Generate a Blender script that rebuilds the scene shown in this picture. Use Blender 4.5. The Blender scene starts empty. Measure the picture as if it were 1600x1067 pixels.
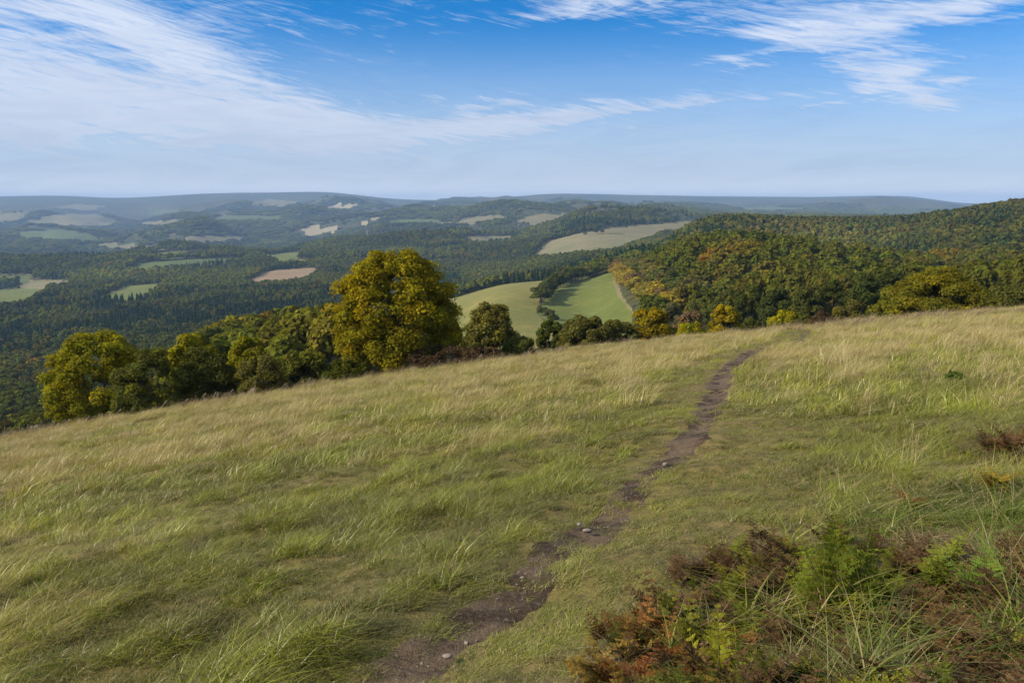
import bpy, math, random
import numpy as np
from mathutils import Vector

# ------------------------------------------------------------------ camera
scene = bpy.context.scene
R = math.radians
F = 1244.0                      # focal length in photo pixels (1600 wide)
PITCH = R(9.8)
EYE = 1.6
cam_d = bpy.data.cameras.new("camera")
cam_d.sensor_width = 36.0
cam_d.lens = F / 1600 * 36.0
cam_d.clip_start = 0.05
cam_d.clip_end = 80000
cam = bpy.data.objects.new("camera", cam_d)
cam.location = (0, 0, EYE)
cam.rotation_euler = (R(90) - PITCH, 0, 0)
scene.collection.objects.link(cam)
scene.camera = cam

# ------------------------------------------------------------------ light
SUN_EL = R(33)
SUN_AZ = R(-104)                # clockwise from +Y (view direction); negative = left
world = bpy.data.worlds.new("World")
scene.world = world
world.use_nodes = True

sun_d = bpy.data.lights.new("sun", 'SUN')
sun_d.energy = 5.0
sun_d.angle = R(0.6)
sun_d.color = (1.0, 0.87, 0.66)
sun = bpy.data.objects.new("sun", sun_d)
scene.collection.objects.link(sun)
sdir = Vector((math.sin(SUN_AZ) * math.cos(SUN_EL), math.cos(SUN_AZ) * math.cos(SUN_EL), math.sin(SUN_EL)))
sun.rotation_euler = sdir.to_track_quat('Z', 'Y').to_euler()

vs = scene.view_settings
vs.view_transform = 'Standard'
vs.look = 'None'
vs.exposure = 0.60
vs.gamma = 1.0
scene.cycles.use_denoising = True
scene.cycles.denoiser = 'OPENIMAGEDENOISE'
scene.cycles.max_bounces = 6
scene.cycles.diffuse_bounces = 2
scene.cycles.glossy_bounces = 1
scene.cycles.transmission_bounces = 2
scene.cycles.transparent_max_bounces = 4
scene.cycles.volume_bounces = 0

class NT:
    """small helper for writing node maths"""
    def __init__(s, tree):
        s.t = tree; s.n = tree.nodes; s.l = tree.links
    def node(s, typ, **kw):
        nd = s.n.new(typ)
        for k, v in kw.items(): setattr(nd, k, v)
        return nd
    def put(s, sock, v):
        if isinstance(v, bpy.types.NodeSocket): s.l.new(v, sock)
        else: sock.default_value = v
    def m(s, op, a, b=0.0, c=None, clamp=False):
        nd = s.n.new('ShaderNodeMath'); nd.operation = op; nd.use_clamp = clamp
        s.put(nd.inputs[0], a)
        if op not in ('SQRT', 'ABSOLUTE', 'EXPONENT', 'SINE', 'COSINE', 'FRACT'): s.put(nd.inputs[1], b)
        if c is not None: s.put(nd.inputs[2], c)
        return nd.outputs[0]
    def add(s, a, b): return s.m('ADD', a, b)
    def sub(s, a, b): return s.m('SUBTRACT', a, b)
    def mul(s, a, b): return s.m('MULTIPLY', a, b)
    def ramp(s, v, lo, hi, olo=0.0, ohi=1.0, kind='SMOOTHSTEP'):
        nd = s.n.new('ShaderNodeMapRange'); nd.interpolation_type = kind
        s.put(nd.inputs[0], v); s.put(nd.inputs[1], lo); s.put(nd.inputs[2], hi)
        s.put(nd.inputs[3], olo); s.put(nd.inputs[4], ohi)
        return nd.outputs[0]
    def xyz(s, x, y, z):
        nd = s.n.new('ShaderNodeCombineXYZ')
        s.put(nd.inputs[0], x); s.put(nd.inputs[1], y); s.put(nd.inputs[2], z)
        return nd.outputs[0]
    def noise(s, vec, scale, detail=4.0, rough=0.55, dist=0.0, out='Fac'):
        nd = s.n.new('ShaderNodeTexNoise')
        s.put(nd.inputs['Vector'], vec); s.put(nd.inputs['Scale'], scale)
        s.put(nd.inputs['Detail'], detail); s.put(nd.inputs['Roughness'], rough)
        s.put(nd.inputs['Distortion'], dist)
        return nd.outputs[out]
    def mix(s, f, a, b, mode='MIX'):
        nd = s.n.new('ShaderNodeMix'); nd.data_type = 'RGBA'; nd.blend_type = mode
        s.put(nd.inputs[0], f)
        for sock, v in ((nd.inputs[6], a), (nd.inputs[7], b)):
            if isinstance(v, tuple) and len(v) == 3: v = (*v, 1)
            s.put(sock, v)
        return nd.outputs[2]

def build_world():
    w = NT(world.node_tree)
    w.n.clear()
    out = w.node('ShaderNodeOutputWorld')
    bg = w.node('ShaderNodeBackground')
    sky = w.node('ShaderNodeTexSky', sky_type='NISHITA')
    sky.sun_disc = False
    sky.sun_elevation = SUN_EL
    sky.sun_rotation = SUN_AZ
    sky.altitude = 300
    sky.air_density = 1.0
    sky.dust_density = 0.6
    sky.ozone_density = 3.0
    g = w.node('ShaderNodeTexCoord').outputs['Generated']
    sp = w.node('ShaderNodeSeparateXYZ'); w.l.new(g, sp.inputs[0])
    x, y, z = sp.outputs
    az = w.mul(w.m('ARCTAN2', x, y), 57.2958)             # degrees right of +Y
    el = w.mul(w.m('ARCSINE', z, 0), 57.2958)
    # cirrus texture: thin layer high above, seen along flattened streaks
    sq = w.mul(el, 2.6)
    def streak(rot, sx, sy, scale, detail, rough, dist, seed):
        c, s_ = math.cos(R(rot)), math.sin(R(rot))
        a = w.add(w.mul(az, c * sx), w.mul(sq, s_ * sx))
        b = w.add(w.mul(az, -s_ * sy), w.mul(sq, c * sy))
        return w.noise(w.xyz(a, b, seed), scale, detail, rough, dist)
    n1 = streak(-14, 0.35, 1.0, 0.13, 7, 0.58, 0.9, 3.1)
    n2 = streak(10, 0.45, 1.2, 0.22, 8, 0.62, 1.2, 9.7)
    n3 = streak(-28, 0.35, 1.6, 0.55, 9, 0.68, 1.3, 21.3)
    warp = w.mul(w.sub(n1, 0.5), 14.0)
    warp2 = w.mul(w.sub(n2, 0.5), 9.0)
    def blob(u, v, ru, rv, rot, k=1.0):
        """soft elongated cloud bank centred where photo pixel (u,v) looks"""
        a0 = math.degrees(math.atan((u - 800) / F))
        e0 = math.degrees(math.atan((533.5 - v) / F) - PITCH)
        ra, re = ru / 21.7, rv / 21.7
        c, s_ = math.cos(R(rot)), math.sin(R(rot))
        dx = w.sub(w.add(az, warp), a0); dy = w.sub(w.add(el, w.mul(warp2, 0.35)), e0)
        p = w.m('MULTIPLY_ADD', dx, c / ra, w.mul(dy, s_ / ra))
        q = w.m('MULTIPLY_ADD', dx, -s_ / re, w.mul(dy, c / re))
        r2 = w.add(w.mul(p, p), w.mul(q, q))
        return w.mul(w.m('EXPONENT', w.mul(r2, -1.0)), k)
    blobs = CLOUDS
    tot = None
    for b in blobs:
        g_ = blob(*b); tot = g_ if tot is None else w.add(tot, g_)
    tex = w.add(w.mul(n1, 0.30), w.add(w.mul(n2, 0.40), w.mul(n3, 0.50)))   # mean ~0.6
    dens = w.ramp(w.add(tot, w.mul(w.sub(tex, 0.60), 6.0)), 0.0, 1.8)
    lowveil = w.mul(w.ramp(el, 13.0, 0.0), 0.88)
    thin = w.mul(w.ramp(tex, 0.58, 0.80), 0.10)
    fac = w.m('MAXIMUM', w.mul(dens, 0.88), w.m('ADD', lowveil, thin, clamp=True))
    fac = w.m('MINIMUM', fac, 0.93)
    fac = w.m('MAXIMUM', fac, w.mul(w.ramp(el, 17.0, 34.0), w.ramp(n1, 0.25, 0.6, 0.35, 0.8)))   # unseen white cirrus added overhead to neutralise the blue ambient light
    skyc = w.mix(1.0, sky.outputs[0], (0.05, 0.62, 1.12), 'MULTIPLY')
    cc = w.mix(w.ramp(el, 2.0, 13.0), (5.5, 5.9, 6.9), (6.8, 7.3, 8.3))
    cc = w.mix(w.ramp(el, 2.4, 0.2), cc, (8.0, 8.1, 8.7))
    cc = w.mix(w.ramp(n2, 0.35, 0.7), cc, w.mix(1.0, cc, (0.86, 0.88, 0.92), 'MULTIPLY'))
    col = w.mix(fac, skyc, cc)
    w.l.new(col, bg.inputs['Color'])
    bg.inputs['Strength'].default_value = 0.082
    w.l.new(bg.outputs[0], out.inputs[0])

# u, v, radius-u, radius-v, rotation (deg), strength
CLOUDS = [
    (60, 80, 260, 90, 0, 1.0), (30, 200, 340, 70, 0, 0.95),
    (330, 110, 190, 38, -22, 1.0), (300, 190, 330, 42, -5, 0.85),
    (620, 205, 320, 40, 3, 0.95), (860, 188, 220, 22, 8, 1.0),
    (760, 150, 90, 14, -4, 0.8),
    (930, 8, 190, 18, 6, 1.05), (1490, 32, 240, 26, 9, 1.15),
    (1240, 60, 90, 80, -30, 0.36), (1330, 100, 160, 34, -18, 0.44), (1420, 160, 120, 60, -30, 0.66),
    (1430, 170, 70, 32, -25, 0.75), (1330, 175, 60, 30, -25, 0.75),
    (1150, 162, 180, 14, 0, 0.8), (1160, 86, 70, 14, 12, 0.7),
    (1230, 210, 120, 14, 2, 0.4), (90, 255, 500, 36, 0, 0.4),
]
build_world()

# ------------------------------------------------------------------ numpy noise
rng = np.random.default_rng(7)
def _hash(ix, iy, seed):
    h = (ix.astype(np.int64) * 374761393 + iy.astype(np.int64) * 668265263 + seed * 974634777) & 0x7fffffff
    h = ((h ^ (h >> 13)) * 1274126177) & 0x7fffffff
    return ((h ^ (h >> 16)) & 0xffff) / 65535.0
def vnoise(x, y, seed=0):
    ix = np.floor(x); iy = np.floor(y); fx = x - ix; fy = y - iy
    fx = fx * fx * fx * (fx * (fx * 6 - 15) + 10); fy = fy * fy * fy * (fy * (fy * 6 - 15) + 10)
    a = _hash(ix, iy, seed); b = _hash(ix + 1, iy, seed); c = _hash(ix, iy + 1, seed); d = _hash(ix + 1, iy + 1, seed)
    return (a * (1 - fx) + b * fx) * (1 - fy) + (c * (1 - fx) + d * fx) * fy
def fbm(x, y, octs=4, seed=0, gain=0.5):
    t = 0; a = 1; s = 0
    for o in range(octs):
        t = t + a * (vnoise(x * 2**o + 17.3 * o, y * 2**o - 9.1 * o, seed + o) - 0.5); s += a; a *= gain
    return t / s * 2
def sstep(a, b, x):
    t = np.clip((x - a) / (b - a), 0, 1); return t * t * (3 - 2 * t)

# ------------------------------------------------------------------ terrain height
def row_t(v):                      # photo row -> slope z/y of the sight line
    return np.tan(np.arctan((533.5 - np.asarray(v, float)) / F) - PITCH)
def t_row(t):
    return 533.5 - F * np.tan(np.arctan(t) + PITCH)
def s_col(s):                      # x/y -> photo column (rows near the horizon)
    return s * F + 800
TD = np.array([60, 100, 160, 250, 350, 450, 600, 750, 950, 1200, 1500, 1900, 2400, 3000, 4000, 5500, 7500, 10000, 14000, 30000.])
TV = {
 -250: [760, 790, 785, 750, 700, 650, 600, 560, 515, 475, 448, 422, 404, 380, 366, 345, 326, 312, 318, 317],
 0:    [720, 745, 735, 700, 650, 612, 578, 543, 505, 468, 445, 420, 400, 378, 366, 345, 325, 311, 318, 317],
 100:  [706, 722, 715, 682, 640, 604, 568, 536, 502, 463, 441, 417, 400, 382, 366, 347, 326, 310, 318, 317],
 200:  [690, 700, 690, 655, 620, 590, 555, 530, 498, 458, 438, 414, 400, 386, 368, 350, 328, 313.5, 318, 317],
 330:  [655, 650, 620, 560, 568, 562, 545, 525, 490, 455, 432, 412, 400, 385, 368, 346, 325, 307, 318, 317],
 430:  [628, 625, 590, 540, 550, 550, 535, 517, 480, 450, 428, 405, 396, 382, 366, 345, 325, 305, 318, 317],
 520:  [610, 605, 570, 530, 548, 540, 526, 508, 472, 444, 424, 402, 382, 374, 362, 344, 324, 305, 318, 317],
 620:  [583, 590, 585, 565, 550, 540, 520, 500, 475, 447, 422, 395, 364, 372, 352, 341, 328, 315, 318, 317],
 700:  [573, 582, 580, 562, 540, 520, 490, 470, 465, 443, 422, 395, 366, 368, 347, 338, 326, 317, 318, 317],
 780:  [564, 575, 575, 555, 525, 490, 452, 446, 455, 440, 420, 393, 380, 354, 340, 335, 323, 313, 318, 317],
 860:  [556, 572, 572, 552, 522, 492, 446, 437, 440, 420, 398, 376, 368, 350, 336, 334, 322, 307, 318, 317],
 920:  [552, 570, 570, 550, 520, 490, 440, 425, 426, 405, 384, 362, 351, 347, 337, 334, 322, 307, 318, 317],
 1000: [544, 562, 560, 535, 488, 440, 425, 402, 412, 398, 380, 362, 350, 344, 337, 332, 322, 309, 318, 317],
 1100: [534, 558, 550, 516, 434, 404, 422, 405, 353, 362, 372, 365, 352, 344, 337, 330, 322, 311, 318, 317],
 1250: [527, 545, 540, 502, 430, 412, 426, 400, 353, 357, 362, 360, 352, 348, 344, 336, 323, 312, 318, 317],
 1400: [509, 525, 528, 502, 450, 432, 424, 385, 351, 354, 356, 356, 352, 350, 345, 338, 322, 310.5, 318, 317],
 1490: [500, 517, 522, 504, 466, 433, 392, 360, 339, 345, 350, 352, 352, 350, 345, 340, 332, 321, 318, 317],
 1600: [490, 505, 512, 496, 462, 426, 380, 345, 322, 332, 345, 350, 352, 350, 345, 340, 335, 328, 318, 317],
 1850: [470, 485, 490, 476, 440, 400, 350, 315, 290, 300, 320, 335, 345, 350, 345, 340, 335, 328, 318, 317],
}
for _u in TV: TV[_u][17] -= 4.0
TU = np.array(sorted(TV)); TT = np.array([row_t(TV[u]) for u in TU])      # (cols, rows)
_lx = np.log(TD)
def _slopes(Y, X):
    d = np.diff(Y, axis=-1) / np.diff(X)
    m = np.zeros_like(Y); m[..., 1:-1] = np.where(d[..., 1:] * d[..., :-1] > 0, 2 * d[..., 1:] * d[..., :-1] / (d[..., 1:] + d[..., :-1] + 1e-12), 0)
    m[..., 0] = d[..., 0]; m[..., -1] = d[..., -1]
    return m
_MD = _slopes(TT, _lx)
def _table(u, D):
    """smooth look-up of the slope table at column u, forward distance D"""
    L = np.clip(np.log(np.maximum(D, 1e-3)), _lx[0], _lx[-1])
    j = np.clip(np.searchsorted(_lx, L) - 1, 0, len(_lx) - 2)
    h = _lx[j + 1] - _lx[j]; t = (L - _lx[j]) / h
    u = np.clip(u, TU[0], TU[-1])
    i = np.clip(np.searchsorted(TU, u) - 1, 0, len(TU) - 2)
    def col(k):
        k = np.clip(k, 0, len(TU) - 1)
        a, b, ma, mb = TT[k, j], TT[k, j + 1], _MD[k, j], _MD[k, j + 1]
        t2 = t * t; t3 = t2 * t
        return a * (2*t3 - 3*t2 + 1) + ma * h * (t3 - 2*t2 + t) + b * (3*t2 - 2*t3) + mb * h * (t3 - t2)
    p0, p1, p2, p3 = col(i - 1), col(i), col(i + 1), col(i + 2)
    w = (u - TU[i]) / (TU[i + 1] - TU[i])
    def fd(k): return TU[np.clip(k, 0, len(TU) - 1)]
    hh = (TU[i + 1] - TU[i]).astype(float)
    m1 = (p2 - p0) / np.maximum(fd(i + 1) - fd(i - 1), 1) * hh
    m2 = (p3 - p1) / np.maximum(fd(i + 2) - fd(i), 1) * hh
    w2 = w * w; w3 = w2 * w
    return p1 * (2*w3 - 3*w2 + 1) + m1 * (w3 - 2*w2 + w) + p2 * (3*w2 - 2*w3) + m2 * (w3 - w2)
YC = 47.0                          # distance of the meadow's brow
def near_h(x, y):
    yy = np.maximum(y, 0)
    z = -0.163 * y + 0.125 * x * 1.0 - 0.045 * x * x * yy / (yy * yy + 30.0) * -1 * -1
    return z
def height(x, y, detail=True):
    x = np.asarray(x, float); y = np.asarray(y, float)
    r = np.hypot(x, y); th = np.arctan2(x, y)
    tc = np.clip(th, R(-46), R(46))
    fy = r * np.cos(tc)                              # forward distance used by the table
    s = np.tan(tc)
    far = EYE + _table(s_col(s), fy) * fy
    rr = np.minimum(r, 120) / np.maximum(r, 1e-6)
    near = near_h(x * rr, y * rr)
    w = sstep(YC, YC * 1.55, fy)
    z = near * (1 - w) + far * w
    if detail:
        a = sstep(950, 2500, r) * (1 - 0.75 * sstep(0.15, 0.28, s) * (1 - sstep(5500, 7500, r)))
        z = z + a * fbm(x / 480 + 5, y / 480, 4, 3) * np.clip(r * 0.024, 0, 85) * (1 - sstep(7500, 9600, r) * 0.97)
        z = z + a * fbm(x / 1500, y / 1500 + 3, 3, 13) * np.clip(r * 0.033, 0, 135) * (1 - sstep(7200, 9600, r) * 0.97)
        z = z + a * sstep(2300, 3600, r) * (1 - sstep(7500, 9300, r)) * np.clip(r * 0.013, 0, 62) * (0.42 - np.sqrt(fbm((x * .8 + y * .45) / 1150, (y * .8 - x * .45) / 2600 + 2, 3, 23) ** 2 + .006) * 1.9)
        b = 1 - sstep(60, 140, r)
        z = z + b * (0.10 * fbm(x / 5.0, y / 5.0, 3, 21) * sstep(1.0, 4.0, r) + 0.085 * fbm(x / 0.8, y / 0.7, 3, 31))
    return z
def ground(x, y):
    x = np.asarray(x, float); y = np.asarray(y, float)
    z = height(x, y)
    m = (np.hypot(x, y) < 60)
    if m.any():
        d, sd = path_dist(x[m], y[m])
        z[m] = z[m] - 0.05 * np.exp(-(d / 0.22) ** 2)
    return z
def hs(x, y): return float(height(np.array([x]), np.array([y]))[0])

def ray_xy(u, v, D):
    """ground-plan position at forward distance D seen at photo pixel (u,v)"""
    cy = (533.5 - v) / F
    dy = math.cos(PITCH) + cy * math.sin(PITCH)
    return (u - 800) / F / dy * D, D
def hit(u, v, dmin, dmax=16000):
    """first place beyond dmin where the sight line of pixel (u,v) meets the land"""
    D = np.exp(np.linspace(math.log(dmin), math.log(dmax), 1500))
    cy = (533.5 - v) / F
    dy = math.cos(PITCH) + cy * math.sin(PITCH)
    t = float(row_t(v))
    z = height((u - 800) / F / dy * D, D)
    k = np.nonzero(z >= EYE + t * D)[0]
    k = k[0] if len(k) else int(np.argmin(np.abs(z - EYE - t * D)))
    return (u - 800) / F / dy * D[k], float(D[k])
def project(x, y, z):
    yy = y; zz = z - EYE
    f = yy * math.cos(PITCH) - zz * math.sin(PITCH); up = yy * math.sin(PITCH) + zz * math.cos(PITCH)
    f = np.maximum(f, 1e-3)
    return 800 + F * x / f, 533.5 - F * up / f

PATH = []
for u_, v_ in [(560,1130),(625,1067),(690,1005),(770,945),(850,885),(915,830),(965,785),(1010,742),(1060,708),(1092,672),(1108,640),(1116,615),(1122,590),(1140,572),(1172,553),(1215,541),(1262,534)]:
    D_ = np.exp(np.linspace(math.log(0.8), math.log(70), 1500)); cy_ = (533.5 - v_) / F
    X_ = (u_ - 800) / F / (math.cos(PITCH) + cy_ * math.sin(PITCH)) * D_
    k_ = np.nonzero(height(X_, D_, False) >= EYE + float(row_t(v_)) * D_)[0]
    if len(k_): PATH.append((X_[k_[0]], D_[k_[0]]))
PATH.insert(0, (PATH[0][0] - 0.75, PATH[0][1] - 1.2)); PATH.insert(0, (PATH[0][0] - 2.5, PATH[0][1] - 4.5))
PATH.append((PATH[-1][0] + 5, PATH[-1][1] + 14))
def _smooth(P, it=3):
    P = np.array(P)
    for _ in range(it):
        Q = np.repeat(P, 2, 0)[1:-1].copy(); A, B = P[:-1], P[1:]
        Q[0::2] = A * .75 + B * .25; Q[1::2] = A * .25 + B * .75; P = np.vstack([P[:1], Q, P[-1:]])
    return P
PATH = _smooth(PATH)
def path_dist(x, y):
    """distance to the trodden line, and the signed side (+ = right of it)"""
    best = np.full(x.shape, 1e9); side = np.zeros(x.shape)
    for a, b in zip(PATH[:-1], PATH[1:]):
        d = b - a; L = d @ d
        t = np.clip(((x - a[0]) * d[0] + (y - a[1]) * d[1]) / L, 0, 1)
        dx = x - a[0] - t * d[0]; dy = y - a[1] - t * d[1]; q = np.hypot(dx, dy)
        m = q < best; best = np.where(m, q, best); side = np.where(m, np.sign(d[1] * dx - d[0] * dy), side)
    return best, side
# ------------------------------------------------------------------ fields (world outlines)
FIELDS = [  # name, label, colour kind, dmin, dmax, outline as seen on the land
 ('green_field', 'smooth green field between the hedge and the autumn tree row', 'green', 300, 900, [(962,426),(905,436),(870,452),(848,472),(842,492),(858,505),(900,512),(985,512),(990,486),(972,462)]),
 ('track', 'pale chalky track between the green field and the golden trees', 'straw', 300, 900, [(957,424),(962,426),(972,462),(990,486),(1002,500),(998,502),(986,487),(966,464),(957,440)]),
 ('pasture', 'pale green pasture left of the hedge in the middle distance', 'pasture', 115, 900, [(690,463),(722,452),(842,437),(880,431),(866,448),(843,468),(838,488),(856,508),(900,515),(1000,514),(1010,540),(1000,560),(850,566),(690,568)]),
 ('stubble_field', 'broad pale field in front of the conifer belt', 'stubblegreen', 1000, 1900, [(830,397),(862,373),(880,367),(1045,365),(1010,376),(960,387),(900,392),(868,396)]),
 ('stubble_field', 'pale straw field behind the thin hedge', 'straw', 1800, 2900, [(880,366),(960,355),(1085,346),(1070,362),(1040,365)]),
 ('stubble_field', 'straw coloured field on the left of the far pair', 'straw', 2600, 3800, [(676,346),(700,338),(785,337),(788,342),(740,348),(690,350)]),
 ('stubble_field', 'straw coloured field on the right of the far pair', 'straw', 2600, 4200, [(805,343),(830,336),(880,334),(925,342),(880,349),(845,351)]),
 ('brown_field', 'bare reddish brown ploughed field in the valley', 'brown', 1100, 1800, [(380,434),(420,424),(492,418),(496,424),(480,432),(440,438),(395,440)]),
 ('green_field', 'small bright green field in the valley bottom', 'green', 1700, 2300, [(408,392),(440,389),(472,389),(465,398),(440,404),(420,401)]),
 ('green_field', 'long dark green field in the valley', 'dgreen', 1500, 2300, [(190,422),(225,410),(300,405),(385,403),(380,408),(300,413),(230,422)]),
 ('green_field', 'bright green field at the left edge of the valley', 'green', 1000, 1600, [(-60,455),(0,453),(74,448),(70,458),(40,466),(0,474),(-60,480)]),
 ('green_field', 'small bright green field among the dark woods', 'green', 1000, 1600, [(155,456),(200,447),(255,443),(250,450),(225,460),(195,463)]),
 ('green_field', 'narrow green field strip below the autumn wood', 'green', 380, 560, [(-60,626),(0,612),(70,596),(100,598),(60,612),(0,624),(-60,640)]),
 ('pasture', 'faded hill pasture with copses on the far slope', 'straw', 3800, 6800, [(35,346),(80,336),(150,333),(185,345),(165,353),(100,352)]),
 ('pasture', 'faded green pasture on the far slope', 'straw', 5500, 9000, [(80,323),(120,319),(165,322),(140,327)]),
 ('pasture', 'faded pasture at the left edge of the far slope', 'straw', 3800, 7500, [(-60,342),(0,332),(45,333),(30,342),(-20,348)]),
 ('pasture', 'dim grey green pasture on the mid slope', 'dgreen', 3000, 5000, [(25,362),(90,358),(140,366),(165,376),(100,374),(40,370)]),
 ('pasture', 'faded strip pasture below the far ridge', 'straw', 5500, 9500, [(385,318),(420,311),(470,317),(440,322)]),
 ('stubble_field', 'pale strips beside the distant village', 'pale', 2900, 5000, [(452,361),(480,354),(530,354),(522,360),(490,364)]),
 ('stubble_field', 'thin pale far field under the ridge', 'pale', 4000, 7500, [(545,350),(575,342),(605,338),(598,342),(570,348)]),
 ('stubble_field', 'faded pale field high on the far ridge', 'pale', 5000, 9500, [(505,325),(520,320),(560,320),(545,326)]),
 ('stubble_field', 'faded pale far field right of centre', 'pale', 5000, 9500, [(800,322),(830,318),(880,318),(850,323)]),
 ('pasture', 'yellowish clearing on the second hill', 'straw', 2300, 3600, [(270,361),(300,356),(330,359),(310,364)]),
]
def strip(u0, u1, v, th, d, kind, nm, lab, tilt=0):
    n = (u0 + u1) / 2
    FIELDS.append((nm, lab, kind, d, d * 2.1, [(u0, v + tilt), (u0 * .7 + n * .3, v - th * .5 + tilt * .7), (n, v - th * .6), (u1, v - th * .45 - tilt), (u1 - 6, v + th * .25 - tilt), (n, v + th * .5), (u0 * .6 + n * .4, v + th * .45 + tilt * .5)]))
strip(30, 110, 441, 6, 1200, 'stubblegreen', 'pasture', 'thin tan strip field above the left green field')
strip(235, 330, 396, 6, 1900, 'dgreen', 'green_field', 'dim green strip field above the long dark green field', 2)
strip(150, 260, 384, 5, 2300, 'stubblegreen', 'pasture', 'faded tan green strip field under the left dark hill', -2)
strip(280, 380, 372, 5, 2700, 'straw', 'stubble_field', 'faded straw strip field left of the village', 1)
strip(330, 440, 340, 6, 4300, 'dgreen', 'pasture', 'large dim green pasture on the far middle slope')
strip(215, 300, 348, 5, 4000, 'straw', 'stubble_field', 'faint straw field between two far ridges', 1)
strip(600, 690, 346, 5, 3200, 'dgreen', 'pasture', 'dim pasture behind the rounded hill')
strip(720, 800, 372, 5, 1900, 'stubblegreen', 'pasture', 'small clearing on the wooded hill right of the big tree')
strip(950, 1050, 326, 4, 5200, 'straw', 'pasture', 'faint pale pasture under the right far ridge')
strip(1150, 1260, 326, 4, 5200, 'dgreen', 'pasture', 'faint dim pasture on the right far ridge')
strip(640, 740, 325, 4, 5400, 'straw', 'pasture', 'faint straw pasture near the skyline in the middle')
strip(430, 500, 409, 5, 1500, 'pasture', 'pasture', 'thin pale green strip above the ploughed field', 2)
strip(-40, 50, 432, 6, 1300, 'dgreen', 'green_field', 'dim green field cut by the left edge', -1)
strip(200, 280, 330, 4, 5200, 'dgreen', 'pasture', 'faint dim pasture high on the left far slope')
def in_poly(px, py, poly):
    r = np.zeros(px.shape, bool); n = len(poly)
    for i in range(n):
        x1, y1 = poly[i]; x2, y2 = poly[(i + 1) % n]
        c = ((y1 > py) != (y2 > py)) & (px < (x2 - x1) * (py - y1) / (y2 - y1 + 1e-12) + x1)
        r ^= c
    return r
field_world = []
for f in FIELDS:
    vm_ = sum(p[1] for p in f[5]) / len(f[5]); ad_ = 9000 / f[3] if f[3] >= 1000 else 0
    pts = [(p[0], p[1] + (ad_ if p[1] > vm_ else 0)) for p in f[5]]; dense = []
    for i in range(len(pts)):
        a = pts[i]; b = pts[(i + 1) % len(pts)]
        for k in range(4):
            q = k / 4; dense.append((a[0] * (1 - q) + b[0] * q, a[1] * (1 - q) + b[1] * q))
    field_world.append([hit(p[0], p[1], f[3], f[4]) for p in dense])
def field_id(x, y):
    out = np.full(x.shape, -1)
    r = np.hypot(x, y)
    for k, poly in enumerate(field_world):
        P = np.array(poly)
        m = (x > P[:, 0].min()) & (x < P[:, 0].max()) & (y > P[:, 1].min()) & (y < P[:, 1].max())
        if m.any():
            wob = 1 + 0.004 * fbm(x[m] / 60, y[m] / 60, 2, 5)
            idx = np.nonzero(m.ravel())[0]
            ins = in_poly((x[m] * wob), (y[m] * wob), poly)
            out.ravel()[idx[ins]] = k
    return out

# ------------------------------------------------------------------ materials
def new_mat(name):
    m = bpy.data.materials.new(name); m.use_nodes = True
    w = NT(m.node_tree)
    b = m.node_tree.nodes['Principled BSDF']
    b.inputs['Roughness'].default_value = 0.9
    b.inputs['Specular IOR Level'].default_value = 0.2
    return m, w, b
def pos(w):
    return w.node('ShaderNodeNewGeometry').outputs['Position']

def mat_meadow():
    m, w, b = new_mat('meadow_soil')
    p = pos(w)
    n = w.noise(p, 0.6, 5); n2 = w.noise(p, 9, 5); n3 = w.noise(p, 60, 3)
    c = w.mix(w.ramp(n, 0.35, 0.65), (0.105, 0.095, 0.022), (0.150, 0.115, 0.040))
    c = w.mix(w.ramp(n2, 0.45, 0.75), c, (0.070, 0.050, 0.022))
    w.l.new(c, b.inputs['Base Color'])
    bp = w.node('ShaderNodeBump'); bp.inputs['Distance'].default_value = 0.03
    w.put(bp.inputs['Height'], w.add(n2, w.mul(n3, 0.5))); w.l.new(bp.outputs[0], b.inputs['Normal'])
    return m
def mat_land():
    """forest floor / far wooded hills: canopy colours with clump noise"""
    m, w, b = new_mat('wooded_land')
    p = pos(w)
    big = w.noise(p, 0.0016, 5); mid = w.noise(p, 0.008, 6, 0.6)
    vo = w.node('ShaderNodeTexVoronoi'); w.put(vo.inputs['Vector'], p); vo.inputs['Scale'].default_value = 0.07
    fine = vo.outputs['Distance']
    c = w.mix(w.ramp(big, 0.35, 0.65), (0.036, 0.044, 0.014), (0.070, 0.066, 0.022))
    c = w.mix(w.ramp(mid, 0.50, 0.75), c, (0.095, 0.075, 0.030))
    c = w.mix(w.ramp(mid, 0.45, 0.28), c, (0.018, 0.034, 0.018))
    w.l.new(c, b.inputs['Base Color'])
    bp = w.node('ShaderNodeBump'); bp.inputs['Distance'].default_value = 9.0; bp.invert = True
    w.put(bp.inputs['Height'], fine); w.l.new(bp.outputs[0], b.inputs['Normal'])
    return m
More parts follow.
